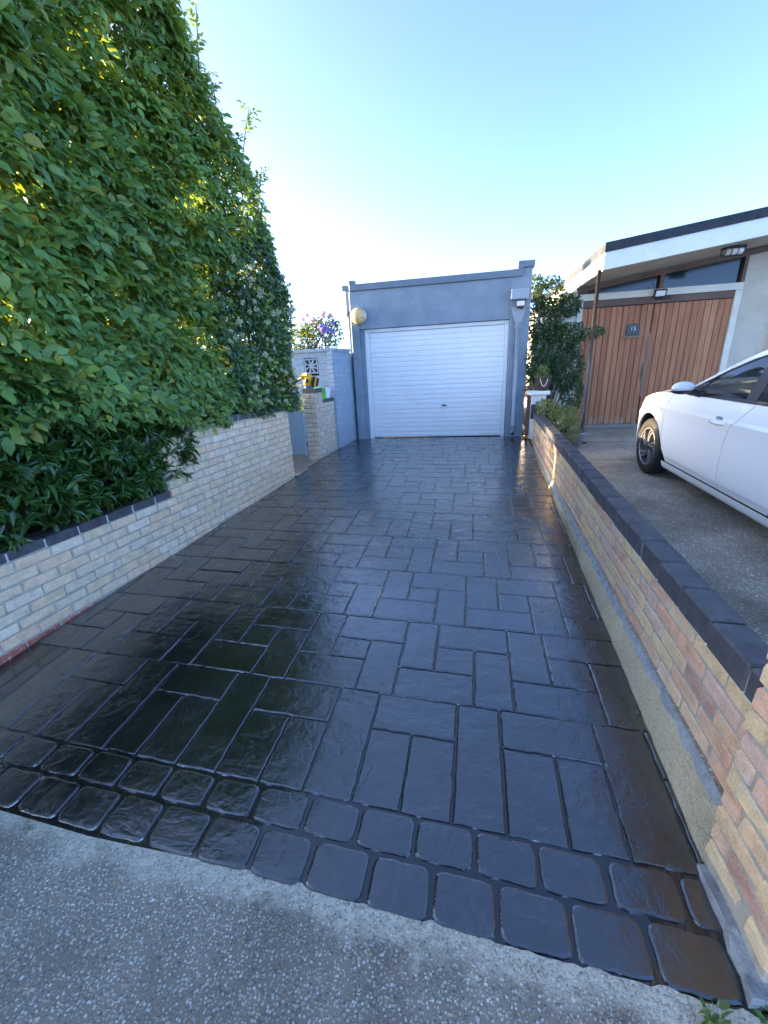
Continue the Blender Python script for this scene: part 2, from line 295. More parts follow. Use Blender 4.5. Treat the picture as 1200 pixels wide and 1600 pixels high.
class MB:
    def __init__(s): s.v = []; s.f = []
    def add(s, v, f):
        k = len(s.v); s.v += [tuple(p) for p in v]; s.f += [tuple(i + k for i in q) for q in f]; return s
    def box(s, x0, x1, y0, y1, z0, z1, ch=0.004, M=None):
        v, f = cbox(x1 - x0, y1 - y0, z1 - z0, ch); c = Vector(((x0 + x1) / 2, (y0 + y1) / 2, (z0 + z1) / 2))
        v = [Vector(p) + c for p in v]
        if M is not None: v = [M @ p for p in v]
        return s.add(v, f)
    def prism(s, poly, z0, z1):          # plan polygon ccw
        n = len(poly)
        zt = z1 if callable(z1) else (lambda x, y: z1); zb = z0 if callable(z0) else (lambda x, y: z0)
        v = [(x, y, zb(x, y)) for x, y in poly] + [(x, y, zt(x, y)) for x, y in poly]
        f = [tuple(range(n - 1, -1, -1)), tuple(range(n, 2 * n))] + [(i, (i + 1) % n, n + (i + 1) % n, n + i) for i in range(n)]
        return s.add(v, f)
    def ext(s, poly, axis, a, b):        # polygon in the plane across 'axis', extruded a..b
        n = len(poly)
        mk = {'x': lambda p, t: (t, p[0], p[1]), 'y': lambda p, t: (p[0], t, p[1]), 'z': lambda p, t: (p[0], p[1], t)}[axis]
        v = [mk(p, a) for p in poly] + [mk(p, b) for p in poly]
        f = [tuple(range(n - 1, -1, -1)), tuple(range(n, 2 * n))] + [(i, (i + 1) % n, n + (i + 1) % n, n + i) for i in range(n)]
        return s.add(v, f)
    def tube(s, pts, r, n=8, cap=True):
        pts = [Vector(p) for p in pts]; rr = r if isinstance(r, (list, tuple)) else [r] * len(pts)
        v = []; f = []; up = Vector((0.13, 0.27, 0.95))
        for i, p in enumerate(pts):
            d = (pts[min(i + 1, len(pts) - 1)] - pts[max(i - 1, 0)]).normalized()
            a = d.cross(up); a = a.normalized() if a.length > 1e-4 else Vector((1, 0, 0)); b = d.cross(a)
            for k in range(n):
                t = 2 * math.pi * k / n; v.append(p + (a * math.cos(t) + b * math.sin(t)) * rr[i])
        for i in range(len(pts) - 1):
            for k in range(n): f.append((i * n + k, i * n + (k + 1) % n, (i + 1) * n + (k + 1) % n, (i + 1) * n + k))
        if cap: f.append(tuple(range(n))); f.append(tuple(range(len(v) - 1, len(v) - 1 - n, -1)))
        return s.add(v, f)
    def lathe(s, prof, c=(0, 0, 0), n=20, axis='z', cap=True):
        v = []; f = []
        for r, h in prof:
            for k in range(n):
                t = 2 * math.pi * k / n; a, b = r * math.cos(t), r * math.sin(t)
                p = (a, b, h) if axis == 'z' else (a, h, b) if axis == 'y' else (h, a, b)
                v.append(Vector(p) + Vector(c))
        for i in range(len(prof) - 1):
            for k in range(n): f.append((i * n + k, i * n + (k + 1) % n, (i + 1) * n + (k + 1) % n, (i + 1) * n + k))
        if cap: f.append(tuple(range(n - 1, -1, -1))); f.append(tuple(range(len(v) - n, len(v))))
        return s.add(v, f)
    def blob(s, c, r, seed=0, jit=0.2, n=7):
        g = random.Random(seed); v = []; f = []; rr = r if isinstance(r, (tuple, list)) else (r, r, r)
        for i in range(1, n):
            th = math.pi * i / n
            for k in range(n + 2):
                ph = 2 * math.pi * k / (n + 2); q = 1 + g.uniform(-jit, jit)
                v.append((c[0] + rr[0] * q * math.sin(th) * math.cos(ph), c[1] + rr[1] * q * math.sin(th) * math.sin(ph), c[2] + rr[2] * q * math.cos(th)))
        w = n + 2
        for i in range(n - 2):
            for k in range(w): f.append((i * w + k, (i + 1) * w + k, (i + 1) * w + (k + 1) % w, i * w + (k + 1) % w))
        f.append(tuple(range(w))); f.append(tuple(range((n - 2) * w + w - 1, (n - 2) * w - 1, -1)))
        return s.add(v, f)
    def build(s, name, mat, parent=None, smooth=False, **kw):
        return link(name, mesh(name, s.v, s.f, mat, smooth), parent, **kw)
def cbox(sx, sy, sz, ch):
    hx, hy, hz = sx / 2, sy / 2, sz / 2; ch = min(ch, hx * .9, hy * .9, hz * .9)
    v = []; idx = {}
    for X in (-1, 1):
        for Y in (-1, 1):
            for Z in (-1, 1):
                for a in range(3):
                    p = [X * hx, Y * hy, Z * hz]
                    for b in range(3):
                        if b != a: p[b] -= (X, Y, Z)[b] * ch
                    idx[(X, Y, Z, a)] = len(v); v.append(tuple(p))
    f = []
    for a in range(3):
        b, c = (a + 1) % 3, (a + 2) % 3
        for s in (-1, 1):
            q = []
            for (i, j) in ((-1, -1), (1, -1), (1, 1), (-1, 1)):
                k = [0, 0, 0]; k[a] = s; k[b] = i; k[c] = j; q.append(idx[(*k, a)])
            f.append(tuple(q if s > 0 else q[::-1]))
        for i in (-1, 1):                       # edges parallel to axis a
            for j in (-1, 1):
                k0 = [0, 0, 0]; k1 = [0, 0, 0]; k0[a] = -1; k1[a] = 1; k0[b] = k1[b] = i; k0[c] = k1[c] = j
                q = [idx[(*k0, b)], idx[(*k1, b)], idx[(*k1, c)], idx[(*k0, c)]]
                f.append(tuple(q if i * j > 0 else q[::-1]))
    for X in (-1, 1):
        for Y in (-1, 1):
            for Z in (-1, 1):
                q = [idx[(X, Y, Z, a)] for a in range(3)]; f.append(tuple(q if X * Y * Z > 0 else q[::-1]))
    return v, f
def brick_meshes(name, L, D, Hh, mat, n=6, ch=0.007, jit=0.0035):
    out = []
    for k in range(n):
        v, f = cbox(L, D, Hh, ch)
        v = [(p[0] + rnd.uniform(-jit, jit), p[1] + rnd.uniform(-jit, jit) * .6, p[2] + rnd.uniform(-jit, jit)) for p in v]
        out.append(mesh(name, v, f, mat))
    return out
# ------------------------------------------------------------------ site lines
def zd(y): return 0.335 + 0.05 * (y - 7.672)                     # sealed drive, falling to the street
def zn(y): return 0.322 + 0.015 * (y - 5.1)                      # neighbour's forecourt
def xl(y): return -2.397 + (y - 5.30) * 0.0988                   # face of the left wall
def xr(y): return 0.800 + (y - 1.0) * 0.035                     # foot of the right wall
def yfront(x): return 0.777 - 0.052 * (x + 0.3)

# ------------------------------------------------------------------ ground sheets
def sheet(name, poly, zf, mat, lab=None):
    b = MB(); b.add([(x, y, zf(x, y)) for x, y in poly], [tuple(range(len(poly)))])
    o = b.build(name, mat); o['kind'] = 'structure'; return o
sheet('ground', [(-300, -300), (300, -300), (300, 300), (-300, 300)], lambda x, y: -0.12, 'ground_dirt')
# pavement with a ragged edge along the drive
def pavement():
    b = MB(); xs = np.concatenate([np.linspace(-12, -3, 8), np.linspace(-2.9, 1.2, 170), np.linspace(1.5, 12, 8)]); n = len(xs)
    top = [(x, yfront(x) + 0.012 + (rnd.uniform(-.007, .007) if abs(x) < 3 else 0), -0.016) for x in xs]
    v = top + [(x, -9.0, -0.016) for x in xs]; f = [(i + n, i + n + 1, i + 1, i) for i in range(n - 1)]
    b.add(v, f); o = b.build('pavement', 'pavement_aggregate'); o['kind'] = 'structure'
    # the concrete verge beyond both walls
    sheet('verge', [(0.84, 0.70), (12, 0.1), (12, 1.0), (0.84, 1.0)], lambda x, y: -0.03 + 0.02 * (y - .7), 'ledge_mortar')
pavement()
sheet('garden_soil', [(-14, -1), (xl(-1) - .1, -1), (xl(3.3) - .1, 3.3), (-14, 3.3)], lambda x, y: 0.57, 'soil')
sheet('garden_ground', [(-30, 3.3), (xl(3.3) - .1, 3.3), (xl(5.2) - .1, 5.2), (-30, 5.2)], lambda x, y: 0.6, 'soil')
sheet('garden_path', [(-30, 5.26), (-2.36, 5.26), (-2.28, 6.99), (-2.2, 9), (-30, 9)], lambda x, y: 0.222 + max(0, min(1.5, y - 5.3)) * 0.045, 'path_paving')
b = MB(); ys = [0.72, 1.5, 3, 5, 7.2, 8.5, 14]
b.add([(x, y, zn(y)) for y in ys for x in (xr(y) + .02, 14)], [(2 * i, 2 * i + 1, 2 * i + 3, 2 * i + 2) for i in range(len(ys) - 1)])
b.build('forecourt', 'forecourt_aggregate')['kind'] = 'structure'
b = MB()   # shallow saw-cut joints across the forecourt
for y in (5.75, 6.95):
    b.box(1.05, 6, y - .006, y + .006, zn(y) - .01, zn(y) + .003, .001)
b.build('joint', 'ground_dirt', tag(bpy.data.objects['forecourt']))

# ------------------------------------------------------------------ sealed drive
drive = sheet('driveway', [(xl(.6) - .05, yfront(xl(.6)) - .02), (0.95, yfront(.95) - .02), (xr(7.7) + .05, 7.80), (-2.2, 7.80), (-2.25, 7.0), (-2.37, 6.25), (-2.41, 5.3), (xl(1.5) - .03, 1.5)], lambda x, y: zd(y) - 0.008, 'sealed_joint')
def clip(poly, a, b, c):       # keep a*x+b*y<=c
    out = []
    for i in range(len(poly)):
        p, q = poly[i], poly[(i + 1) % len(poly)]; dp = a * p[0] + b * p[1] - c; dq = a * q[0] + b * q[1] - c
        if dp <= 0: out.append(p)
        if dp * dq < 0: t = dp / (dp - dq); out.append((p[0] + (q[0] - p[0]) * t, p[1] + (q[1] - p[1]) * t))
    return out
def area(p): return 0.5 * sum(p[i][0] * p[(i + 1) % len(p)][1] - p[(i + 1) % len(p)][0] * p[i][1] for i in range(len(p)))
def offset(poly, d):
    n = len(poly); out = []
    for i in range(n):
        a, b, c = Vector(poly[i - 1]), Vector(poly[i]), Vector(poly[(i + 1) % n])
        e1 = (b - a); e2 = (c - b)
        if e1.length < 1e-6 or e2.length < 1e-6: out.append(tuple(b)); continue
        n1 = Vector((-e1.y, e1.x)).normalized(); n2 = Vector((-e2.y, e2.x)).normalized()
        k = (n1 + n2); k = k / max(0.35, k.dot(n1)) if k.length > .1 else n1
        out.append((b.x + k.x * d, b.y + k.y * d))
    return out
def dedupe(p, eps=0.004):
    out = []
    for q in p:
        if not out or math.hypot(q[0] - out[-1][0], q[1] - out[-1][1]) > eps: out.append(q)
    if len(out) > 1 and math.hypot(out[0][0] - out[-1][0], out[0][1] - out[-1][1]) < eps: out.pop()
    return out
def resample(poly, step, jit):
    out = []
    for i in range(len(poly)):
        p, q = poly[i], poly[(i + 1) % len(poly)]; L = math.hypot(q[0] - p[0], q[1] - p[1]); n = max(1, int(L / step))
        for k in range(n):
            t = k / n; w = jit if k else jit * .5
            out.append((p[0] + (q[0] - p[0]) * t + rnd.uniform(-w, w), p[1] + (q[1] - p[1]) * t + rnd.uniform(-w, w)))
    return out
def round_poly(poly, r, n=3):
    out = []
    for i in range(len(poly)):
        a, b, c = Vector(poly[i - 1]), Vector(poly[i]), Vector(poly[(i + 1) % len(poly)])
        u = (a - b); w = (c - b); rr = min(r, u.length * .4, w.length * .4); u.normalize(); w.normalize()
        for k in range(n + 1):
            t = k / n; p = b + u * rr * (1 - t) ** 2 + w * rr * t ** 2; out.append((p.x, p.y))
    return out
def stone_mesh(poly, joint, bev, depth, jit, step, tilt, dome=0.0):
    p = dedupe(poly)
    if len(p) < 3: return None
    if area(p) < 0: p = p[::-1]
    p = offset(p, joint)
    p = dedupe(resample(p, step, jit))
    if len(p) < 3 or area(p) < 0.0012: return None
    n = len(p); p1 = offset(p, bev * .35); p2 = offset(p, bev)
    cx = sum(q[0] for q in p) / n; cy = sum(q[1] for q in p) / n
    tx, ty = rnd.gauss(0, tilt), rnd.gauss(0, tilt); dz = rnd.uniform(-.001, .0015)
    zf = lambda x, y: zd(y) + dz + tx * (x - cx) + ty * (y - cy)
    v = [(x, y, zd(y) - depth) for x, y in p] + [(x, y, zf(x, y) - .003) for x, y in p1] + [(x, y, zf(x, y)) for x, y in p2] + [(cx, cy, zf(cx, cy) + dome)]
    f = []
    for i in range(n):
        j = (i + 1) % n; f += [(i, j, n + j, n + i), (n + i, n + j, 2 * n + j, 2 * n + i), (2 * n + i, 2 * n + j, 3 * n)]
    return v, f, (cx, cy)
stones = []
def add_stone(poly, **kw):
    # clip to the drive outline
    poly = clip(poly, -1, 0.0988, -(-2.397 - 5.30 * 0.0988) - 0.006) if True else poly
    if len(poly) < 3: return
    poly = clip(poly, 1, -0.035, 0.800 - 0.035 - 0.002)
    if len(poly) < 3: return
    poly = clip(poly, 0, 1, 7.70)
    if len(poly) < 3: return
    r = stone_mesh(poly, **kw)
    if r: stones.append(r)
ROT = -0.043
def uv(u, v): return (u * 1 + 0.015 * v, ROT * u + v)
U = 0.606; h = U / 3
PIN = [((0, h), (h, 3 * h)), ((h, 2 * h), (3 * h, 3 * h)), ((2 * h, 0), (3 * h, 2 * h)), ((0, 0), (2 * h, h)), ((h, h), (2 * h, 2 * h))]
def vary(cells):
    # the stamp is not perfectly even: move the inner lines a little
    a = h * 0.98 + rnd.uniform(-.012, .018); b_ = 2 * h + rnd.uniform(-.012, .012); c_ = h * 1.05 + rnd.uniform(-.015, .015); d_ = 2 * h * .98 + rnd.uniform(-.012, .012)
    mx = {0: 0, 1: a, 2: b_, 3: U}; my = {0: 0, 1: c_, 2: d_, 3: U}
    return [tuple((mx[round(p[0] / h)], my[round(p[1] / h)]) for p in c) for c in cells]
ROW0 = 1.014
offs = {0: None, 1: -0.385, 2: -0.03, 3: -0.31, 4: -0.60, 5: -0.21, 6: 0.14, 7: -0.12, 8: 0.21, 9: -0.3, 10: 0.05, 11: .2}
KW = dict(joint=0.0026, bev=0.0075, depth=0.0085, jit=0.0030, step=0.035, tilt=0.006)
for r in range(0, 12):
    v0 = ROW0 + U * r
    if r == 0:
        # the first row: full-height slabs beside a wide one over two tall ones
        u = -0.655 - 3 * U
        while u < 1.4:
            cells = [((0, 0), (h, 3 * h)), ((h, 2 * h), (3 * h, 3 * h)), ((h, 0), (2 * h, 2 * h)), ((2 * h, 0), (3 * h, 2 * h))]
            for c in vary(cells):
                (a, b0), (c1, d1) = c; b0 = max(b0, 0.0)
                add_stone([uv(u + a, v0 + b0 + (.052 if b0 == 0 else 0)), uv(u + c1, v0 + b0 + (.052 if b0 == 0 else 0)), uv(u + c1, v0 + d1), uv(u + a, v0 + d1)], **KW)
            u += U
        continue
    u = offs[r] - 5 * U
    while u < 1.6:
        for c in vary(PIN):
            (a, b0), (c1, d1) = c
            add_stone([uv(u + a, v0 + b0), uv(u + c1, v0 + b0), uv(u + c1, v0 + d1), uv(u + a, v0 + d1)], **KW)
        u += U
# two border rows of rounded setts
SK = dict(joint=0.0048, bev=0.011, depth=0.012, jit=0.0024, step=0.03, tilt=0.004, dome=0.001)
for row, (va, vb, u0) in enumerate(((0.920, 1.064, -0.392), (0.762, 0.920, -0.318))):
    u = u0 - 12 * 0.2135
    while u < 1.3:
        p = [uv(u, va), uv(u + .2135, va), uv(u + .2135, vb), uv(u, vb)]
        p = [(x + rnd.uniform(-.004, .004), y + rnd.uniform(-.003, .003)) for x, y in p]
        add_stone(round_poly(p, 0.040, 3), **SK); u += 0.2135
stones.sort(key=lambda s: s[2][1] - 0.02 * abs(s[2][0]))
rest = MB()
for k, (v, f, c) in enumerate(stones):
    if k < 300:
        zc = zd(c[1]); me = mesh('paving_stone', [(x - c[0], y - c[1], z - zc) for x, y, z in v], f, 'sealed_stone')
        o = bpy.data.objects.new('paving_stone', me); C.objects.link(o); o.parent = drive; o.location = (c[0], c[1], zc)
    else: rest.add(v, f)
if rest.v: rest.build('far_paving', 'sealed_stone', None).parent = drive; bpy.data.objects['far_paving']['kind'] = 'stuff'

# ------------------------------------------------------------------ brick walls
def lay(root, name, meshes, p0, p1, z, L, D, start, side=1, inset=0.0, dz=0.0, slope=0.0, joint=0.01, skip=None, mat=None):
    """one course of bricks from p0 to p1; bricks lie on the 'side' of the line, face inset from it"""
    p0 = Vector((*p0, 0)); p1 = Vector((*p1, 0)); d = p1 - p0; T = d.length; d.normalize(); n = Vector((-d.y, d.x, 0)) * side
    ang = math.atan2(d.y, d.x); s = start; out = []
    while s < T - 0.02:
        a = max(s, 0); e = min(s + L, T)
        if e - a > 0.03 and not (skip and skip((a + e) / 2)):
            c = p0 + d * ((a + e) / 2) + n * (D / 2 + inset + rnd.uniform(-.002, .0025)); zz = z + slope * (a + e) / 2
            o = link(name, rnd.choice(meshes), root, (c.x, c.y, zz + rnd.uniform(-.0015, .0015)), (rnd.gauss(0, .004), rnd.gauss(0, .006), ang + rnd.gauss(0, .004) + (math.pi if rnd.random() < .5 else 0)), ((e - a) / L, 1, 1))
            if mat and rnd.random() < mat[1]: o.data = rnd.choice(mat[0])
            out.append(o)
        s += L + joint
    return out
cream = brick_meshes('brick', .217, .1, .0655, 'cream_brick'); stock = brick_meshes('brick', .217, .09, .0655, 'stock_brick'); redb = brick_meshes('brick', .217, .1, .0655, 'red_brick'); rustb = brick_meshes('brick', .217, .09, .0655, 'rust_brick', 3)
cap_l = brick_meshes('coping_brick', .219, .205, .066, 'blue_brick', 4, .006, .001)
cap_r = brick_meshes('coping_brick', .219, .112, .104, 'blue_brick', 4, .008, .0014)
LW = thing('brick_wall', (-2.6, 3.3, 0.1), 'cream brick garden wall stepping up beneath the tall hedge on the left', 'wall')
def lwpts(y0, y1): return (xl(y0), y0), (xl(y1), y1)
Z0 = 1.123 - 12 * 0.075
YS, YE = 3.10, 5.30
for k in range(12):
    zc = Z0 + .075 * k + .0375
    y0 = 0.0 if k < 5 else YS
    p0, p1 = lwpts(y0, YE)
    lay(LW, 'brick', cream, p0, p1, zc, .217, .1, -(0.114 if k % 2 else 0.0) - rnd.uniform(0, .02), side=1)
for k in (1, 2, 3):
    p0, p1 = lwpts(0.0, 5.30 if k < 2 else 3.6 if k < 3 else 2.2)
    lay(LW, 'brick', redb if k >= 3 else cream, p0, p1, Z0 - .075 * k + .0375, .217, .1, -.1 * (k % 2), side=1)
for o in lay(LW, 'coping_brick', cap_l, *lwpts(0.0, YS - .005), 0.5975 + .035, .219, .205, -.05, side=1, inset=.006, joint=.011): pass
lay(LW, 'coping_brick', cap_l, *lwpts(YS + .01, YE), 1.137 + .034, .219, .205, 0, side=1, inset=.006, joint=.011)
b = MB()
def quadwall(b, y0, y1, z0, z1, d0, d1):
    b.prism([(xl(y0) - d0, y0), (xl(y0) - d1, y0), (xl(y1) - d1, y1), (xl(y1) - d0, y1)][::-1] if False else [(xl(y0) - d1, y0), (xl(y0) - d0, y0), (xl(y1) - d0, y1), (xl(y1) - d1, y1)], z0, z1)
quadwall(b, 0.0, YS + .003, -.1, 0.597, .006, .20); quadwall(b, YS + .006, YE - .006, -.1, 1.136, .006, .20)
b.build('mortar_core', 'mortar', LW)
b = MB(); quadwall(b, 0.0, YS - .001, .5985, .655, .014, .19); quadwall(b, YS + .012, YE - .01, 1.1385, 1.194, .014, .19)
b.box(xl(YS) - .19, xl(YS) - .012, YS - .006, YS + .004, .67, 1.19, .003)
b.build('pale_joint', 'pale_mortar', LW)
# end face bricks of the far end
for k in range(14):
    z = Z0 + .075 * (k - 2) + .0375
    if k % 2 and z < 1.1: link('brick', rnd.choice(cream), LW, (xl(5.3) - .155, 5.248, z), (0, 0, R(90)), (.48, 1, 1))

RW = thing('brick_wall', (0.9, 4, 0.2), 'low mixed red and yellow brick wall with dark coping between the drives', 'wall')
def rwpts(y0, y1, d=0.0): return (xr(y1) + d, y1), (xr(y0) + d, y0)
RY0, RY1 = 1.065, 7.55
CS = 0.0105
for k in range(5):
    p0, p1 = (xr(RY0) + .032, RY0), (xr(RY1) + .032, RY1)
    lay(RW, 'brick', stock, p0, p1, 0.262 + .0745 * k + .034, .217, .09, -(0.114 if k % 2 else 0.0) - rnd.uniform(0, .03), side=-1, slope=CS * (k + 1) / 5, mat=(rustb, .05))
# extra course where the drive is low enough at the far end the ground hides the plinth
lay(RW, 'coping_brick', cap_r, (xr(1.075) + .014, 1.075), (xr(RY1) + .014, RY1), 0.642 + .052, .219, .112, -.138, side=-1, slope=CS * 1.05, joint=.008)
b = MB(); p = [(xr(RY0) + .037, RY0), (xr(RY1) + .037, RY1), (xr(RY1) + .115, RY1), (xr(RY0) + .115, RY0)]
b.prism(p[::-1], 0.0, lambda x, y: .635 + CS * (y - 1)); b.build('mortar_core', 'mortar', RW)
b = MB(); p = [(xr(RY0) + .022, RY0), (xr(RY1) + .022, RY1), (xr(RY1) + .118, RY1), (xr(RY0) + .118, RY0)]
b.prism(p[::-1], lambda x, y: .6365 + CS * (y - 1), lambda x, y: .725 + CS * (y - 1)); b.build('pale_joint', 'pale_mortar', RW)
# rough rendered plinth with a mortar ledge, its outline wandering
b = MB(); b2 = MB(); ys = np.linspace(RY0 - .02, 6.9, 90); V1 = []; V2 = []
for y in ys:
    x = xr(y); g = zd(y); t = 0.25 + 0.006 * math.sin(y * 9) + rnd.uniform(-.006, .006)
    t = max(t, g + .012); w = rnd.uniform(-.003, .003)
    V1 += [(x - .004 + w, y, g - .03), (x + w, y, g + (t - g) * .5), (x + .010 + w, y, t - .035 if t - .035 > g else g), (x + .02, y, t - .022)]
    V2 += [(x + .012 + rnd.uniform(-.004, .004), y, t - .034), (x + .020 + rnd.uniform(-.004, .004), y, t - .012), (x + .036, y, t + .008 + rnd.uniform(-.004, .004))]
f1 = [(4 * i + k, 4 * i + 4 + k, 4 * i + 5 + k, 4 * i + 1 + k)[::-1] for i in range(len(ys) - 1) for k in range(3)]
f2 = [(3 * i + k, 3 * i + 3 + k, 3 * i + 4 + k, 3 * i + 1 + k)[::-1] for i in range(len(ys) - 1) for k in range(2)]
b.add(V1, f1).build('plinth', 'plinth_aggregate', RW); b2.add(V2, f2).build('mortar_ledge', 'ledge_mortar', RW, True)

# front pillar on the right
FP = thing('brick_pillar', (0.98, 0.92, 0), 'orange and yellow brick pillar at the street end of the right wall', 'pillar')
px0, px1, py0, py1 = 0.785, 1.22, 0.775, 1.072
fpm = brick_meshes('brick', .217, .1, .0655, 'stock_brick', 5, .009, .004); fpr = brick_meshes('brick', .217, .1, .0655, 'rust_brick', 2, .009, .004)
for k in range(13):
    z = .07 + .0765 * k + .034
    hl = bool(k % 2)
    xs_ = px0 + .05
    lay(FP, 'brick', fpm, (px0 + .012, py0 + (0 if hl else .1)), (px0 + .0, py1), z, .217 if hl else .205, .1, 0, side=-1, mat=(fpr, .06))
    lay(FP, 'brick', fpm, (px1, py0), (px0 + (.1 if hl else 0), py0), z, .217, .1, -.1 if hl else -.01, side=-1)
b = MB(); b.box(px0 + .012, px1 - .01, py0 + .008, py1 - .004, -.05, 1.06, .004); b.build('mortar_core', 'mortar', FP)
b = MB(); pr = [(px0 - .028, py0 - .03), (px1 + .03, py0 - .05), (px1 + .03, py1 - .02), (px0 - .01, py1 - .01)]
q_ = resample(pr, .05, .008); b.prism(q_, -.06, lambda x, y: .03 + .012 * math.sin(31 * x + 23 * y)); b.build('mortar_footing', 'ledge_mortar', FP)

# gate pillar on the left
GP = thing('brick_pillar', (-2.43, 6.6, .25), 'stepped cream brick gate pillar beside the blue wall, a yellow tool on top', 'pillar')
g0, g1 = Vector((-2.352, 6.30)), Vector((-2.27, 6.955))
pbm = brick_meshes('brick', .215, .1, .0655, 'pillar_brick')
for k in range(15):
    z = .236 + .0745 * k + .034
    far = 1.0 if z < 1.10 else (6.535 - 6.30) / (6.955 - 6.30)
    if z > 1.29: break
    e = g0 + (g1 - g0) * far
    o_ = 0 if k % 2 else .1
    lay(GP, 'brick', pbm, tuple(g0 + (g1 - g0).normalized() * o_), tuple(e), z, .215, .1, 0, side=1)
    fr0 = (-2.565, 6.295)
    lay(GP, 'brick', pbm, fr0, (g0.x - (.1 if not (k % 2) and False else 0), 6.30) if not o_ == 0 else (g0.x - .1, 6.30), z, .215, .1, 0 if o_ else -.105, side=1)
d = (g1 - g0).normalized(); nn = Vector((-d.y, d.x))
b = MB()
def gpp(b, s0, s1, w0, w1, z0, z1):
    q = [g0 + d * s0 + nn * w0, g0 + d * s1 + nn * w0, g0 + d * s1 + nn * w1, g0 + d * s0 + nn * w1]
    b.prism([tuple(t) for t in q], z0, z1)
gpp(b, .006, .655, .006, .205, .2, 1.115); gpp(b, .006, .232, .006, .205, 1.1151, 1.29); b.build('mortar_core', 'mortar', GP)
b = MB(); gpp(b, -.004, .24, -.004, .22, 1.291, 1.352); b.build('coping_slab', 'blue_brick', GP)
b = MB(); gpp(b, .243, .665, -.004, .22, 1.116, 1.176); b.build('coping_slab', 'blue_brick', GP)

# ------------------------------------------------------------------ blue block wall with a pierced block
BW = thing('block_wall', (-2.6, 6.97, .25), 'grey-blue painted block wall with a pierced star block beside the garage', 'wall')
bl = brick_meshes('block', .43, .1, .0935, 'paint_block_blue', 4, .006, .001)
bs = brick_meshes('block', .215, .1, .065, 'paint_block_blue', 4, .005, .001)
YB = 6.965
vx0, vx1, vz0, vz1 = -2.745, -2.50, 1.565, 1.815
ztop = 1.90
for k in range(17):
    z = .25 + .098 * k + .049
    if z > ztop: break
    for o in lay(BW, 'block', bl, (-3.9, YB), (-2.235, YB), z, .43, .1, -.22 * (k % 2) - .05, side=1, joint=.006, skip=None):
        x = o.location.x + org(BW).x; hw = .215 * o.scale.x
        if vz0 - .03 < z < vz1 + .03 and x + hw > vx0 and x - hw < vx1: C.objects.unlink(o); bpy.data.objects.remove(o)
# cut blocks either side of the pierced one
for k in range(17):
    z = .25 + .098 * k + .049
    if vz0 - .03 < z < vz1 + .03 and z < ztop:
        link('block', bl[0], BW, ((-3.2 + vx0) / 2 - .003, YB + .05, z), None, ((vx0 + 3.2 - .006) / .43, 1, 1))
        link('block', bl[1], BW, ((-2.235 + vx1) / 2 + .002, YB + .05, z), None, ((-2.235 - vx1 - .006) / .43, 1, 1))
s0, s1 = Vector((-2.228, 6.93)), Vector((-2.128, 7.655))
for k in range(24):
    z = .27 + .0715 * k + .034
    if z > ztop: break
    lay(BW, 'block', bs, tuple(s0), tuple(s1), z, .215, .1, -.11 * (k % 2), side=1, joint=.006)
b = MB(); b.box(-3.9, vx0 - .002, YB + .006, YB + .09, .2, 1.90, .002); b.box(vx1 + .002, -2.24, YB + .006, YB + .09, .2, 1.90, .002); b.box(vx0 - .002, vx1 + .002, YB + .006, YB + .09, .2, vz0 - .03, .002); b.box(vx0 - .002, vx1 + .002, YB + .006, YB + .09, vz1 + .02, 1.90, .002)
ds = (s1 - s0).normalized(); ns = Vector((-ds.y, ds.x)); s1b = s1 + ds * .3; q = [s0 + ds * .05 + ns * .006, s1b + ns * .006, s1b + ns * .09, s0 + ds * .05 + ns * .09]
b.prism([tuple(t) for t in q], .2, 1.90); b.build('block_core', 'paint_block_blue', BW)
b = MB(); b.box(-3.92, -2.20, YB - .03, YB + .14, 1.905, 1.955, .006); b.build('coping', 'paint_block_blue', BW)
b = MB(); q = [s0 + ds * .14 - ns * .03, s1 - ns * .03, s1 + ns * .14, s0 + ds * .14 + ns * .14]; b.prism([tuple(t) for t in q], 1.906, 1.953); b.build('coping', 'paint_block_blue', BW)
b = MB(); b.box(-3.88, -2.25, YB + .095, YB + .60, .2, 1.875, .01); b.build('planter_soil', 'soil', BW)
# pierced block: square frame and eight spokes
b = MB(); cx, cz = (vx0 + vx1) / 2, (vz0 + vz1) / 2; hw = (vx1 - vx0) / 2 - .003; fw = .022
b.box(cx - hw, cx + hw, YB, YB + .09, cz + hw - fw, cz + hw, .003); b.box(cx - hw, cx + hw, YB, YB + .09, cz - hw, cz - hw + fw, .003)
b.box(cx - hw, cx - hw + fw, YB, YB + .09, cz - hw + fw, cz + hw - fw, .003); b.box(cx + hw - fw, cx + hw, YB, YB + .09, cz - hw + fw, cz + hw - fw, .003)
for k in range(4):
    a = R(22.5 + 45 * k); L = (hw - .012) / max(abs(math.cos(a)), abs(math.sin(a)))
    M = Matrix.Translation((cx, YB + .045, cz)) @ Matrix.Rotation(-a, 4, 'Y'); b.box(-L, L, -.040 + .001 * k, .040 - .001 * k, -.013, .013, .003, M)
b.build('pierced_block', 'paint_block_blue', BW)

# ------------------------------------------------------------------ garden gate
GT = thing('garden_gate', (-2.56, 6.25, .3), 'grey-blue painted garden gate standing open behind the brick wall end', 'gate')
b = MB(); b.box(-3.32, -2.575, 6.235, 6.265, .335, 1.215, .006); b.build('gate_panel', 'paint_gate', GT)
b = MB(); b.box(-2.6, -2.562, 6.222, 6.275, .32, 1.235, .006); b.build('gate_stile', 'paint_gate', GT)
for z in (.5, 1.05): MB().tube([(-2.558, 6.25, z - .04), (-2.558, 6.25, z + .04)], .009, 8).build('hinge', 'dark_metal', GT)
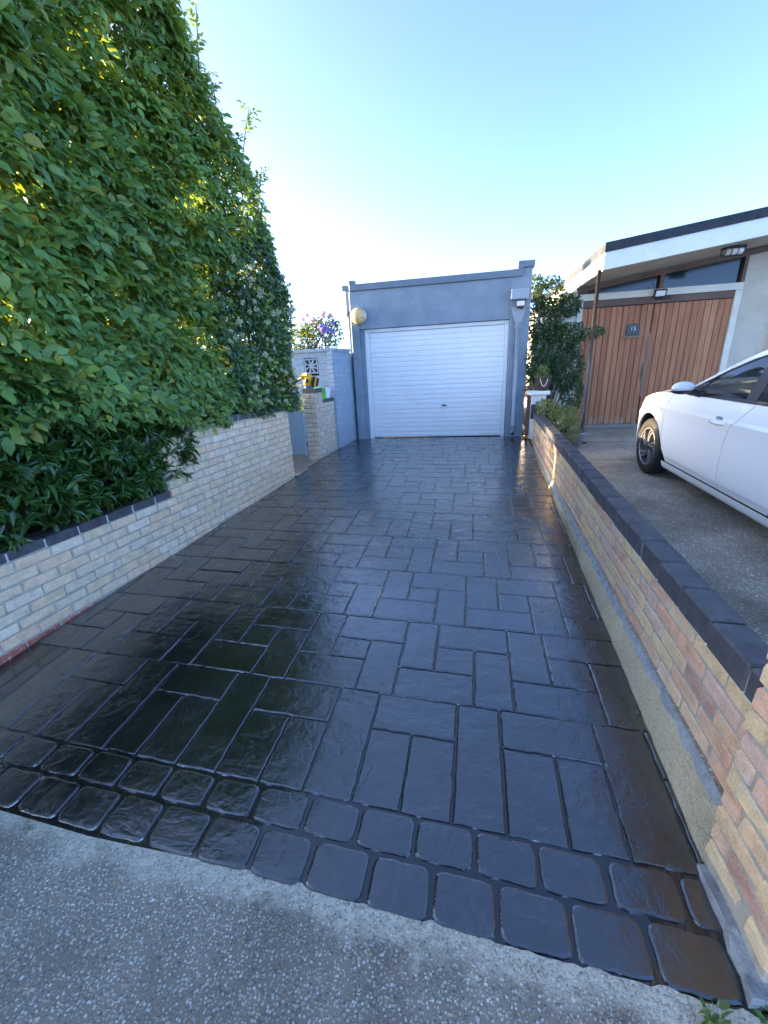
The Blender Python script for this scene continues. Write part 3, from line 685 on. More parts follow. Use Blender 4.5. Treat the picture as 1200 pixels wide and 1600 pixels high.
# unseen board fence added to block low sun, slit left for a streak
LF = thing('sun_blocker_fence', (-6, 7, .25), 'unseen brown board fence added in the side garden to block low sun', 'fence')
for y0, y1 in ((3.0, 5.91), (5.95, 9.6)):
    for z in np.arange(.27, 1.40, .12):
        b = MB(); b.box(-6.02, -5.99, y0, y1, z, z + .114, .004); b.build('blocker_board', 'brown_timber', LF)

# ------------------------------------------------------------------ garage
GA = thing('garage', (-.6, 7.672, .335), 'flat roofed grey-blue rendered garage with a white up-and-over door', 'garage')
Y = 7.672
gx0, gx1, ox0, ox1, oz = -2.075, .937, -1.93, .632, 2.262
def front_wall():
    b = MB(); T = .20
    b.box(gx0, ox0, Y, Y + T, -.05, 2.868, .008); b.box(ox1, gx1, Y, Y + T, -.05, 2.985, .008)
    b.box(ox0 - .01, ox1 + .01, Y + .0025, Y + T - .002, oz, 2.868, .004)
    b.box(-2.20, -2.03, Y + .28, Y + 4.2, .0, 2.60, .008); b.box(-2.2, -2.03, Y + .2, Y + .6, 2.5, 2.92, .006); b.box(gx1 - .19, gx1 - .003, Y + T - .01, Y + 4.2, 0, 2.62, .008); b.box(gx1 - .19, gx1 - .004, Y + T - .01, Y + .36, 2.6, 2.985, .006); b.box(-2.19, gx1 - .01, Y + 4.0, Y + 4.2, 0, 2.6, .008)
    b.box(-2.1, -1.95, Y + .15, Y + .5, 0, 2.55, .004)
    b.build('rendered_wall', 'paint_grey_blue', GA)
front_wall()
b = MB(); b.box(-2.15, gx1 - .05, Y + .1, Y + 4.1, 2.52, 2.58, .004); b.build('flat_roof', 'roof_felt', GA)
b = MB(); b.box(-2.055, .80, Y - .03, Y + .22, 2.8685, 2.972, .006); b.build('parapet_coping', 'paint_trim_dark', GA)
b = MB(); b.box(.708, .80, Y - .028, Y + .22, 2.9725, 3.085, .004); b.box(.7, .965, Y - .024, Y + .40, 2.988, 3.083, .005) ; b.build('end_coping', 'paint_trim_dark', GA)
b = MB(); b.box(-2.056, -1.955, Y - .032, Y + .10, 2.973, 3.03, .005); b.build('end_coping', 'paint_trim_dark', GA)
b = MB(); b.box(-2.25, -2.0, Y + .19, Y + .62, 2.922, 3.0, .005); b.build('end_coping', 'paint_trim_dark', GA)
# door frame and the door with pressed horizontal ribs
DY = Y + .085
b = MB(); b.box(ox0 + .079, ox0 + .155, DY - .015, DY + .05, .32, 2.20, .005); b.build('door_frame', 'white_metal', GA)
b = MB(); b.box(ox1 - .062, ox1 - .004, DY - .015, DY + .05, .32, 2.20, .005); b.build('door_frame', 'white_metal', GA)
b = MB(); b.box(ox0 + .079, ox1 - .004, DY - .016, DY + .05, 2.201, 2.258, .005); b.build('door_frame', 'white_metal', GA)
b = MB(); b.box(ox0 + .001, ox0 + .0785, DY - .03, DY + .06, .3, 2.26, .003); b.build('door_reveal', 'paint_grey_blue', GA)
door = MB().box(ox0 + .157, ox1 - .064, DY + .012, DY + .05, .345, 2.195, .003).build('garage_door', 'white_metal', GA)
n = 22; z0 = .352; ph = (2.19 - z0) / n
for k in range(n):
    za = z0 + k * ph; zb = za + ph
    prof = [(DY + .013, za + .002), (DY + .004, za + .007), (DY + .001, za + .02), (DY + .001, zb - .022), (DY + .005, zb - .009), (DY + .013, zb - .003)]
    b = MB(); xa, xb = ox0 + .165, ox1 - .07
    v = [(x, p[0], p[1]) for x in (xa, xb) for p in prof]; m_ = len(prof)
    b.add(v, [(i, m_ + i, m_ + i + 1, i + 1) for i in range(m_ - 1)] + [tuple(range(m_)), tuple(range(2 * m_ - 1, m_ - 1, -1))])
    b.build('door_rib', 'white_metal', door)
b = MB(); b.tube([(-.485, DY - .012, .905), (-.45, DY - .022, .915), (-.40, DY - .02, .905)], .011, 8); b.lathe([(.016, -.03), (.016, .0)], (-.45, DY + .001, .915), 12, 'y'); b.build('door_handle', 'dark_metal', door)
b = MB(); b.box(-.457, -.44, DY - .006, DY + .001, .845, .872, .002); b.build('lock_plate', 'tool_steel', door)
b = MB(); b.box(-.0, .02, DY - .006, DY + .002, 2.13, 2.17, .002); b.build('latch_mark', 'white_frame', door)

# round lamp, hopper, pipe and floodlight on the garage
WLp = thing('wall_lamp', (-1.915, Y, 2.475), 'round amber glass bulkhead lamp on the upper left of the garage', 'lamp')
b = MB(); b.lathe([(.10, 0), (.138, -.012), (.14, -.03), (.128, -.036)], (-1.915, Y + .002, 2.475), 28, 'y'); b.build('lamp_base', 'tool_steel', WLp, True)
b = MB(); b.lathe([(.128, -.034), (.125, -.055), (.11, -.08), (.08, -.098), (.04, -.108), (.003, -.11)], (-1.915, Y + .002, 2.475), 28, 'y'); b.build('lamp_glass', 'lamp_glass', WLp, True)
DP = thing('downpipe', (.77, Y, .36), 'grey-blue rainwater downpipe with hopper on the right of the garage front', 'drainpipe')
hx = .757
b = MB(); b.box(hx - .135, hx + .135, Y - .12, Y - .001, 2.53, 2.685, .01); b.build('hopper_box', 'pipe_paint', DP)
b = MB()
def frustum(b, c, z0, w0, d0, z1, w1, d1):
    v = [(c[0] - w0, c[1] - d0, z0), (c[0] + w0, c[1] - d0, z0), (c[0] + w0, c[1], z0), (c[0] - w0, c[1], z0), (c[0] - w1, c[1] - d1, z1), (c[0] + w1, c[1] - d1, z1), (c[0] + w1, c[1], z1), (c[0] - w1, c[1], z1)]
    b.add(v, [(3, 2, 1, 0), (4, 5, 6, 7), (0, 1, 5, 4), (1, 2, 6, 5), (2, 3, 7, 6), (3, 0, 4, 7)])
frustum(b, (hx, Y - .002), 2.19, .045, .085, 2.40, .105, .125); b.box(hx - .112, hx + .112, Y - .13, Y - .001, 2.402, 2.42, .004); b.build('hopper_funnel', 'pipe_paint', DP)
b = MB(); b.tube([(hx, Y - .045, 2.2), (hx + .006, Y - .045, .52)], .034, 16); b.build('pipe', 'pipe_paint', DP, True)
for z in (2.16, .50):
    b = MB(); b.lathe([(.036, -.045), (.045, -.04), (.045, .03), (.05, .034), (.05, .045), (.036, .046)], (hx + (.0 if z > 1 else .006), Y - .045, z), 18); b.build('pipe_collar', 'pipe_paint', DP, True)
b = MB(); b.box(hx - .06, hx + .06, Y - .02, Y - .001, 2.12, 2.16, .004); b.build('pipe_clip', 'pipe_paint', DP)
b = MB(); b.tube([(hx + .006, Y - .045, .50), (hx + .006, Y - .05, .45), (hx + .004, Y - .10, .405)], .036, 14); b.build('pipe_shoe', 'pipe_paint', DP, True)
b = MB(); b.lathe([(.028, -.001), (.001, 0)], (0, 0, 0), 14, 'z'); M = Matrix.Translation((hx + .004, Y - .102, .403)) @ Matrix.Rotation(R(128), 4, 'X')
b.v = [tuple(M @ Vector(p)) for p in b.v]; b.build('mouth_shade_disc', 'dark_metal', DP)  # dark disc painted for the shade inside the open pipe end

def floodlight(loc, w, label, tilt=25):
    t = thing('floodlight', loc, label, 'floodlight', 'small wall floodlights')
    M = Matrix.Translation(loc) @ Matrix.Rotation(R(tilt), 4, 'X')
    MB().box(-w, w, -.045, .0, -w * .62, w * .62, .006, M).build('lamp_housing', 'dark_metal', t)
    MB().box(-w * .78, w * .78, -.049, -.044, -w * .46, w * .46, .002, M).build('lens', 'led_lens', t)
    M2 = Matrix.Translation(loc)
    MB().box(-w * .5, w * .5, -.02, .07, -w * 1.0, -w * .62, .004, M2).build('bracket', 'dark_metal', t)
    MB().lathe([(.022, -.05), (.026, -.02), (.02, 0)], (loc[0] + w * .25, loc[1] - .02, loc[2] - w * .95), 12, 'y').build('sensor', 'black_plastic', t, True)
    return t
floodlight((hx + .01, Y - .15, 2.47), .075, 'small floodlight tucked under the rainwater hopper on the garage', 12)

# ------------------------------------------------------------------ bungalow with canopy and timber doors
BG = thing('bungalow', (3.0, 8.35, .37), 'neighbouring bungalow with timber garage doors and a white edged sloping canopy', 'house')
BY = 8.35
def zs(x): return 2.712 + .139 * (x - 1.74)
dx0, dx1, dz0, dz1 = 1.885, 4.142, .42, 2.503
b = MB()
b.box(1.52, 1.788, BY - .02, BY + .205, .2, 2.67, .006); b.build('wall', 'white_frame', BG)
b = MB(); b.ext([(1.52, .2), (7.5, .2), (7.5, 2.6), (1.52, 2.6)][::-1], 'y', BY + 6, BY + 6.2); b.build('rear_wall', 'cream_render', BG)
b = MB(); pts = [(4.242, .2), (7.5, .2), (7.5, zs(7.5)), (4.242, zs(4.242))]; b.ext(pts[::-1], 'y', BY + .0, BY + .2)
b.build('wall', 'cream_render', BG)
b = MB(); b.box(4.79, 4.95, BY - .09, BY - .002, .2, 2.35, .01); b.box(4.79, 6.6, BY - .092, BY - .004, 2.2, 2.36, .008); b.build('pilaster', 'white_frame', BG)
b = MB(); b.box(4.951, 6.4, BY - .012, BY - .002, .9, 2.2, .003); b.build('window', 'dark_glass', BG)
b = MB(); b.ext([(1.53, 0), (1.79, 0), (1.79, 2.70), (1.53, 2.68)][::-1], 'y', BY + .21, BY + 6); b.build('wall', 'cream_render', BG)
# white door frame
for (x0, x1, z0_, z1_) in ((1.79, 1.882, .36, 2.51), (4.145, 4.24, .36, 2.51), (1.79, 4.24, 2.5105, 2.615)):
    MB().box(x0, x1, BY - .035, BY + .12, z0_, z1_, .005).build('door_frame', 'white_frame', BG)
MB().box(dx0, dx1, BY - .01, BY + .06, 2.405, dz1 + .003, .004).build('door_header', 'brown_timber', BG)
MB().box(dx0, dx1, BY - .02, BY + .06, .352, .422, .006).build('door_sill', 'grey_timber', BG)
midx = 3.0
def leaf_door(x0, x1, label):
    d_ = MB().box(x0 - .004, x1 + .004, BY + .0605, BY + .085, dz0 - .02, 2.46, .004).build('timber_door', 'brown_timber', BG); d_['label'] = label
    n = round((x1 - x0) / .096); w = (x1 - x0) / n
    for k in range(n):
        wj = w - .005
        me_v, me_f = cbox(wj, .050, 2.40 - dz0 - .006 + rnd.uniform(-.006, 0), .006)
        o = link('plank', mesh('plank', me_v, me_f, 'red_timber'), d_, (x0 + w * (k + .5), BY + .028 + rnd.uniform(-.002, .002), (2.40 + dz0) / 2), (0, rnd.gauss(0, .0012), 0))
    return d_
dl = leaf_door(dx0 + .004, midx - .006, 'left door leaf of vertical red-brown planks'); dr = leaf_door(midx + .006, dx1 - .004, 'right door leaf of vertical red-brown planks')
b = MB(); b.box(2.955, 2.985, BY - .006, BY + .003, 1.16, 1.48, .003); b.box(2.960, 2.98, BY - .012, BY - .006, 1.2, 1.42, .003); b.tube([(2.97, BY - .01, 1.36), (2.97, BY - .04, 1.36), (2.97, BY - .04, 1.24), (2.97, BY - .01, 1.24)], .008, 6); b.build('door_pull', 'brass_dull', dl)
b = MB(); b.box(2.992, 3.012, BY - .001, BY + .004, .9, 1.95, .002); b.build('meeting_strip', 'grey_timber', dr)
# clerestory glass over the frame
b = MB(); b.ext([(1.95, 2.616), (3.02, 2.616), (3.02, zs(3.02) - .07), (1.95, zs(1.95) - .07)][::-1], 'y', BY + .05, BY + .058); b.build('window_pane', 'dark_glass', BG)
b = MB(); b.ext([(3.085, 2.616), (4.19, 2.616), (4.19, zs(4.19) - .07), (3.085, zs(3.085) - .07)][::-1], 'y', BY + .05, BY + .058); b.build('window_pane', 'dark_glass', BG)
b = MB(); b.ext([(3.022, 2.616), (3.083, 2.616), (3.083, zs(3.083) - .06), (3.022, zs(3.022) - .06)][::-1], 'y', BY - .02, BY + .07); b.build('mullion', 'brown_timber', BG)
b = MB(); b.ext([(4.192, 2.616), (4.241, 2.616), (4.241, zs(4.241) - .06), (4.192, zs(4.192) - .06)][::-1], 'y', BY - .02, BY + .07); b.build('mullion', 'brown_timber', BG)
b = MB(); b.ext([(1.8, 2.6165), (1.95, 2.6165), (1.95, zs(1.95) - .06), (1.8, zs(1.8) - .06)][::-1], 'y', BY + .03, BY + .08); b.build('gable_board', 'brown_timber', BG)
b = MB(); b.ext([(1.76, zs(1.76) - .075), (7.5, zs(7.5) - .075), (7.5, zs(7.5) - .004), (1.76, zs(1.76) - .004)][::-1], 'y', BY - .03, BY + .10); b.build('soffit_beam', 'brown_timber', BG)
# canopy: soffit, fascias and felt edge; front edge runs slightly askew
def yf(x): return 6.80 + .125 * (x - 1.74)
XE = 7.5
def slab(b, poly, z0, z1): b.prism(poly, lambda x, y: zs(x) + z0, lambda x, y: zs(x) + z1)
cp = [(1.765, yf(1.765) + .03), (XE, yf(XE) + .03), (XE, 15), (1.765, 15)]
b = MB(); slab(b, cp, 0.02, .05); b.build('soffit', 'soffit_paint', BG)
b = MB(); slab(b, cp, .052, .30); b.build('roof', 'roof_felt', BG)
b = MB(); slab(b, [(1.742, yf(1.74)), (XE, yf(XE)), (XE, yf(XE) + .028), (1.742, yf(1.74) + .028)], -.0, .208); b.build('fascia', 'white_paint', BG)
b = MB(); slab(b, [(1.735, yf(1.74) - .02), (XE, yf(XE) - .02), (XE, yf(XE) + .06), (1.735, yf(1.74) + .06)], .2085, .322); b.build('felt_edge', 'roof_felt', BG)
b = MB(); slab(b, [(1.742, yf(1.74) + .0285), (1.764, yf(1.74) + .0285), (1.764, 12), (1.742, 12)], -.0, .207); b.build('fascia', 'white_paint', BG)
b = MB(); slab(b, [(1.733, yf(1.74) + .061), (1.79, yf(1.74) + .061), (1.79, 12), (1.733, 12)], .2075, .320); b.build('felt_edge', 'roof_felt', BG)
b = MB(); b.tube([(1.73, 6.90, zn(6.9) - .02), (1.722, 6.9, 2.735)], .027, 16); b.build('canopy_post', 'post_paint', BG, True)
b = MB(); b.box(1.66, 1.80, 6.83, 6.97, zn(6.9) - .01, zn(6.9) + .012, .003); b.build('post_foot', 'dark_metal', BG)
# house number plaque, letters as flat print on the plate
SG = thing('house_sign', (2.72, BY, 1.99), 'small arched dark house number plaque on the timber doors', 'sign')
SY = BY + .0035
arch = [(-.105, -.09), (.105, -.09), (.105, .03)] + [(.105 * math.cos(R(a)), .03 + .075 * math.sin(R(a))) for a in range(15, 180, 15)] + [(-.105, .03)]
b = MB(); b.ext([(2.722 + x, 2.01 + z) for x, z in arch][::-1], 'y', SY - .016, SY); b.build('plaque', 'sign_slate', SG)
b = MB(); b.box(2.722 - .145, 2.722 + .145, SY - .03, SY, 1.888, 1.912, .003); b.box(2.722 - .135, 2.722 + .135, SY - .012, SY, 1.9125, 1.922, .002); b.build('plaque_bar', 'brass_dull', SG)
b = MB(); t_ = np.linspace(0, 2 * math.pi, 25); b.tube([(2.722 + .078 * math.cos(a), SY - .018, 2.025 + .066 * math.sin(a)) for a in t_], .005, 5, False); b.build('plaque_ring', 'grey_pot', SG)
def text(body, size, loc, mat, parent, name):
    cu = bpy.data.curves.new(name, 'FONT'); cu.body = body; cu.size = size; cu.extrude = .0012; cu.align_x = 'CENTER'; cu.align_y = 'CENTER'
    o = bpy.data.objects.new(name, cu); C.objects.link(o); dg = bpy.context.evaluated_depsgraph_get(); me = bpy.data.meshes.new_from_object(o.evaluated_get(dg))
    bpy.data.objects.remove(o); me.materials.clear(); me.materials.append(MT[mat])
    return link(name, me, parent, loc, (R(90), 0, 0))
text('15', .095, (2.722, SY - .0185, 2.028), 'sign_white', SG, 'number')
FL2 = floodlight((3.03, BY - .06, 2.55), .09, 'black floodlight with aerial above the timber garage doors', 20)
b = MB(); b.tube([(2.96, BY - .05, 2.58), (2.90, BY - .06, 2.70)], .004, 5); b.build('aerial', 'dark_metal', FL2)
b = MB(); b.box(3.10, 3.22, BY - .05, BY - .012, 2.455, 2.495, .004); b.build('driver_box', 'dark_metal', FL2)
# caged bulkhead lamp under the soffit
lx, ly = 3.62, 7.55; lz = zs(lx) + .015
BL = thing('bulkhead_lamp', (lx, ly, lz), 'caged bulkhead lamp fixed under the canopy soffit', 'lamp')
b = MB(); b.box(lx - .14, lx + .14, ly - .06, ly + .06, lz - .035, lz - .002, .01); b.build('lamp_base', 'dark_metal', BL)
b = MB(); b.lathe([(.003, -.115), (.05, -.11), (.05, .11), (.003, .115)], (lx, ly, lz - .06), 14, 'x'); b.build('lamp_glass', 'led_lens', BL, True)
b = MB()
for xx in (-.12, -.04, .04, .12): b.tube([(lx + xx, ly - .062, lz - .03), (lx + xx, ly - .06, lz - .09), (lx + xx, ly, lz - .122), (lx + xx, ly + .06, lz - .09), (lx + xx, ly + .062, lz - .03)], .006, 5)
b.tube([(lx - .13, ly, lz - .122), (lx + .13, ly, lz - .122)], .006, 5); b.build('cage', 'dark_metal', BL)

# ------------------------------------------------------------------ foliage
LT = np.array([(0, 0, 0), (-.46, .30, .07), (0, .30, 0), (.46, .30, .07), (-.40, .64, .05), (0, .66, -.05), (.40, .64, .05), (0, 1, -.16)], float)
LFc = [(0, 2, 1), (0, 3, 2), (1, 2, 5, 4), (2, 3, 6, 5), (4, 5, 7), (5, 6, 7)]
def norm(a): return a / np.maximum(np.linalg.norm(a, axis=-1, keepdims=True), 1e-9)
def leaves_mesh(name, P, D, N, L, Wd, mat, tmpl=LT):
    D = norm(D); N = norm(N - (N * D).sum(-1, keepdims=True) * D); X = np.cross(D, N)
    curl = rng.uniform(.4, 1.6, len(P))[:, None]
    V = P[:, None] + X[:, None] * (tmpl[:, 0][None, :, None] * (Wd * L)[:, None, None]) + D[:, None] * (tmpl[:, 1][None, :, None] * L[:, None, None]) + N[:, None] * (tmpl[:, 2][None, :] * curl)[:, :, None] * L[:, None, None]
    n = len(P); V = V.reshape(-1, 3); k = len(tmpl)
    loops = []; starts = []; tot = []
    base = np.array([i for f in LFc for i in f]); sz = np.array([len(f) for f in LFc])
    lp = (base[None] + (np.arange(n) * k)[:, None]).ravel(); tot = np.tile(sz, n); st = np.concatenate([[0], np.cumsum(tot)[:-1]])
    me = bpy.data.meshes.new(name); me.vertices.add(len(V)); me.vertices.foreach_set('co', V.ravel()); me.loops.add(len(lp)); me.loops.foreach_set('vertex_index', lp)
    me.polygons.add(len(tot)); me.polygons.foreach_set('loop_start', st); me.polygons.foreach_set('loop_total', tot); me.polygons.foreach_set('use_smooth', np.ones(len(tot), bool))
    me.materials.append(MT[mat]); me.update(calc_edges=True); me.validate(); return me
def sprigs(P, A, N, L, pairs=2, step=.55, spread=58):
    """compound leaves: a terminal leaflet and pairs along the axis A"""
    A = norm(A); N = norm(N - (N * A).sum(-1, keepdims=True) * A); X = np.cross(A, N); out = []
    a = math.radians(spread)
    for k in range(pairs):
        for s in (-1, 1):
            ang = a + rng.normal(0, .18, len(P)); d = A * np.cos(ang)[:, None] + X * (s * np.sin(ang))[:, None] + N * rng.normal(-.12, .2, len(P))[:, None]
            out.append((P + A * (L * step * (k + .2))[:, None], d, N + rng.normal(0, .22, P.shape), L * rng.uniform(.75, 1.0, len(P))))
    out.append((P + A * (L * step * (pairs - .2))[:, None], A + rng.normal(0, .12, P.shape), N + rng.normal(0, .2, P.shape), L * rng.uniform(.95, 1.2, len(P))))
    return [np.concatenate(x) for x in zip(*out)]
def leaf_objs(parent, meshes, P, D, N, L):
    base = org(parent)
    D = norm(D); N = norm(N - (N * D).sum(-1, keepdims=True) * D); X = np.cross(D, N)
    for i in range(len(P)):
        M = Matrix((Vector(X[i]) * L[i], Vector(D[i]) * L[i], Vector(N[i]) * L[i])).transposed().to_4x4(); M.translation = Vector(P[i]) - base
        o = bpy.data.objects.new('leaf', meshes[i % len(meshes)]); C.objects.link(o); o.parent = parent; o.matrix_local = M
def leaf_protos(mat, w, n=5):
    out = []
    for k in range(n):
        v = LT.copy(); v[:, 0] *= w * rng.uniform(.85, 1.15); v[:, 2] *= rng.uniform(.4, 1.8); v += rng.normal(0, .012, v.shape) * (np.arange(8) > 0)[:, None]
        out.append(mesh('leaf', v, LFc, mat, True))
    return out
def ztop(y): return np.interp(y, [-1.0, .9, 1.3, 2.0, 2.7, 3.3, 4.1, 4.77, 5.15, 5.36, 5.5, 5.56], [1.5, 1.6, 2.0, 3.1, 4.3, 4.72, 4.66, 4.25, 3.85, 3.45, 2.8, 1.8])
def zlow(y): return np.interp(y, [0, 2.9, 3.25, 3.6, 5.6], [1.5, 1.38, 1.25, 1.22, 1.16])
def hface(y, z):
    f = .05 + .07 * np.sin(2.1 * y + 1.3 * z) + .05 * np.sin(4.3 * z - 1.7 * y + 1) + .035 * np.sin(7.1 * y + 5.3 * z) + .04 * np.exp(-((z - zlow(y)) / .5) ** 2)
    f = f - .22 * np.clip((z - (ztop(y) - .45)) / .45, 0, 1) ** 2 - .10 * np.clip((y - 5.2) / .3, 0, 1) ** 2
    return -2.397 + (y - 5.30) * .0988 + f
HG = thing('hedge', (-2.9, 3.0, 1.1), 'tall bright green mixed hedge towering over the cream brick wall', 'hedge')
# overall hole pattern so light and dark pockets show
def pocket(y, z):
    return np.sin(5.2 * y + 2.0 * np.sin(3.1 * z)) * np.sin(4.7 * z + 1.6 * np.sin(2.7 * y + 1)) 
def hedge_points(n, dmin, dmax, y0=.3, y1=5.52, thin=True):
    out = []
    while len(out) < n:
        k = n * 2
        y = rng.uniform(y0, y1, k); z = rng.uniform(1.1, 5.4, k); ok = (z < ztop(y)) & (z > zlow(y))
        if thin: ok &= ~((pocket(y, z) > .52) & (rng.random(k) < .80))
        out += list(zip(y[ok], z[ok]))
    out = np.array(out[:n]); y, z = out.T; x = hface(y, z) - rng.uniform(dmin, dmax, n)
    return np.stack([x, y, z], 1)
def dirs(n, out=.55, along=.45, down=.55, sp=.45):
    D = np.stack([np.full(n, out), np.full(n, along), np.full(n, -down)], 1) + rng.normal(0, sp, (n, 3))
    N = np.stack([np.full(n, .75), np.full(n, -.2), np.full(n, .85)], 1) + rng.normal(0, .42, (n, 3))
    return D, N
acc = []
for n, d0, d1, s0_, s1_ in ((6200, .0, .12, .06, .10), (4200, .10, .30, .06, .10), (1800, .3, .8, .06, .09)):
    P = hedge_points(n, d0, d1); D, N = dirs(n); L = rng.uniform(s0_, s1_, n) * np.interp(P[:, 1], [0, 4, 5.5], [1.15, .95, .65])
    acc.append(sprigs(P, D, N, L))
nb = 7500; P = hedge_points(nb, .75, 1.05, thin=True); D, N = dirs(nb); acc.append((P, D, N * np.array([-1, 1, 1]), rng.uniform(.10, .15, nb)))
nb = 15000; P = np.stack([np.zeros(nb), rng.uniform(-1.2, 5.25, nb), rng.uniform(.55, 1.75, nb)], 1); P[:, 0] = -2.397 + (P[:, 1] - 5.3) * .0988 - rng.uniform(.9, 1.25, nb); D, N = dirs(nb); acc.append((P, D, N * np.array([-1, 1, 1]), rng.uniform(.11, .17, nb)))  # hidden low leaves added behind the hedge to block sun leaks
P, D, N, L = [np.concatenate(x) for x in zip(*acc)]
link('foliage', leaves_mesh('foliage', P, D, N, L, rng.uniform(.48, .68, len(P)), 'hedge_leaf'), HG)['kind'] = 'stuff'
# the 300 leaves that show largest hang outermost, close to the camera
n = 62; P = hedge_points(n, -.07, -.01, 1.5, 3.7, False); P = P[P[:, 2] < 3.7]; n = len(P); D, N = dirs(n, .5, .45, .55, .3)
P, D, N, L = sprigs(P, D, N, rng.uniform(.075, .105, n)); P, D, N, L = P[:300], D[:300], N[:300], L[:300]
leaf_objs(HG, leaf_protos('hedge_leaf', .60), P, D, N, L)
# woody stems inside, fine seed panicles, shoots against the sky
b = MB()
for k in range(40):
    y = rnd.uniform(1.3, 5.3); zt = float(ztop(y)) - .25; x0 = xl(y) - rnd.uniform(.25, .7)
    pts = []; x, yy = x0, y
    for t in np.linspace(0, 1, 6): pts.append((x, yy, .6 + (zt - .6) * t)); x += rnd.uniform(-.09, .11); yy += rnd.uniform(-.14, .14)
    b.tube(pts, [.016, .014, .012, .010, .007, .004], 5)
for k in range(300):
    y = rnd.uniform(.6, 5.2); z = rnd.uniform(float(zlow(y)), float(ztop(y)) - .2); x = float(hface(np.array(y), np.array(z)))
    b.tube([(x - .35, y + rnd.uniform(-.2, .2), z - .12), (x - .15, y + rnd.uniform(-.06, .06), z - .02), (x - .01, y, z + rnd.uniform(-.03, .03))], [.006, .004, .0025], 4, False)
o = b.build('stems', 'bark', HG); o['kind'] = 'stuff'
b = MB()
for k in range(60):
    y = rnd.uniform(1.3, 4.6); z = rnd.uniform(float(zlow(y)) + .1, float(ztop(y)) - .1); x = float(hface(np.array(y), np.array(z))) + .02
    if k % 2: z = max(z, float(ztop(y)) - .7)
    q = Vector((x, y, z)); dd = Vector((rnd.uniform(.3, .8), rnd.uniform(-.4, .4), rnd.uniform(-.2, .6))).normalized()
    for j in range(9):
        e = q + dd * .07 + Vector((rnd.gauss(0, .035), rnd.gauss(0, .035), rnd.gauss(0, .03))); b.tube([q + dd * .02 * (j % 3), e], [.0022, .0014], 3, False); b.blob(e, .0045, k * 9 + j, .3, 4)
o = b.build('seed_heads', 'seed_green', HG); o['kind'] = 'stuff'
for k, (y, hgt, lean) in enumerate(((4.42, .55, .06), (4.95, .38, .1), (4.05, .35, .12), (3.7, .45, .05), (4.65, .25, -.02), (5.2, .25, .05))):
    z = float(ztop(y)) - .25; x = float(hface(np.array(y), np.array(z - .1))) - .02; b = MB()
    st = [(x, y, z), (x + lean * .5, y + .02, z + hgt * .5), (x + lean, y + lean * .6, z + hgt)]; b.tube(st, [.006, .005, .003], 5)
    so_ = b.build('shoot', 'stem_green', HG)
    nP = 9; tt = np.linspace(.25, 1, nP); PP = np.array([[x + lean * t, y + lean * .6 * t, z + hgt * t] for t in tt]); A = rng.normal(0, 1, (nP, 3)); A[:, 2] = np.abs(A[:, 2]) * .3
    Pq, Dq, Nq, Lq = sprigs(PP, A, np.tile([0, 0, 1.], (nP, 1)), np.full(nP, .07)); link('shoot_leaves', leaves_mesh('shoot_leaves', Pq, Dq, Nq, Lq, np.full(len(Pq), .42), 'hedge_leaf'), so_)

# laurel-like dark shrub spilling over the lower wall
LS = thing('laurel_shrub', (-3.0, 1.9, .57), 'dark glossy long-leaved shrub spilling over the lower brick wall', 'shrub')
def laurel_pts(n, d0, d1, y0=-1.0, y1=3.42):
    y = rng.uniform(y0, y1, n); top = np.interp(y, [0, 1.0, 2.4, 3.0, 3.45], [1.5, 1.7, 1.62, 1.45, 1.2]); z = .66 + (top - .66) * rng.random(n) ** .9
    bulge = .10 * np.sin((z - .62) / (top - .6) * 2.6) + .035 * np.sin(6 * y + 4 * z) - .09 * np.exp(-((z - .66) / .07) ** 2)
    x = -2.397 + (y - 5.3) * .0988 + bulge - .035 - rng.uniform(d0, d1, n)
    return np.stack([x, y, z], 1)
acc = []
def rosette(P, n_, L0):
    k = len(P); out = []
    A = norm(np.stack([np.full(k, .75), np.full(k, .35), np.full(k, .05)], 1) + rng.normal(0, .4, (k, 3)))
    for j in range(n_):
        D = A * rng.uniform(.2, .9, k)[:, None] + rng.normal(0, .62, (k, 3)) + np.array([0, 0, -.12]); out.append((P + rng.normal(0, .012, P.shape), D, A + np.array([0, 0, .7]) + rng.normal(0, .3, (k, 3)), L0 * rng.uniform(.75, 1.15, k)))
    return [np.concatenate(x) for x in zip(*out)]
for n, d0, d1 in ((560, .0, .06), (700, .06, .25), (360, .25, .5)):
    P = laurel_pts(n, d0, d1); acc.append(rosette(P, 8, np.full(n, .105)))
P, D, N, L = [np.concatenate(x) for x in zip(*acc)]
link('foliage', leaves_mesh('foliage', P, D, N, L, rng.uniform(.24, .34, len(P)), 'laurel_leaf'), LS)['kind'] = 'stuff'
P = laurel_pts(40, -.03, .02, 1.4, 3.3); P, D, N, L = rosette(P, 7, np.full(40, .12)); leaf_objs(LS, leaf_protos('laurel_leaf', .29), P[:280], D[:280], N[:280], L[:280])
b = MB()
for k in range(90):
    y = rnd.uniform(.3, 3.3); x = xl(y) - .4; b.tube([(x, y, .5), (x + rnd.uniform(0, .2), y + rnd.uniform(-.15, .15), .85), (x + rnd.uniform(.1, .4), y + rnd.uniform(-.2, .2), rnd.uniform(.8, 1.4))], [.012, .009, .004], 4)
b.build('stems', 'bark', LS)['kind'] = 'stuff'
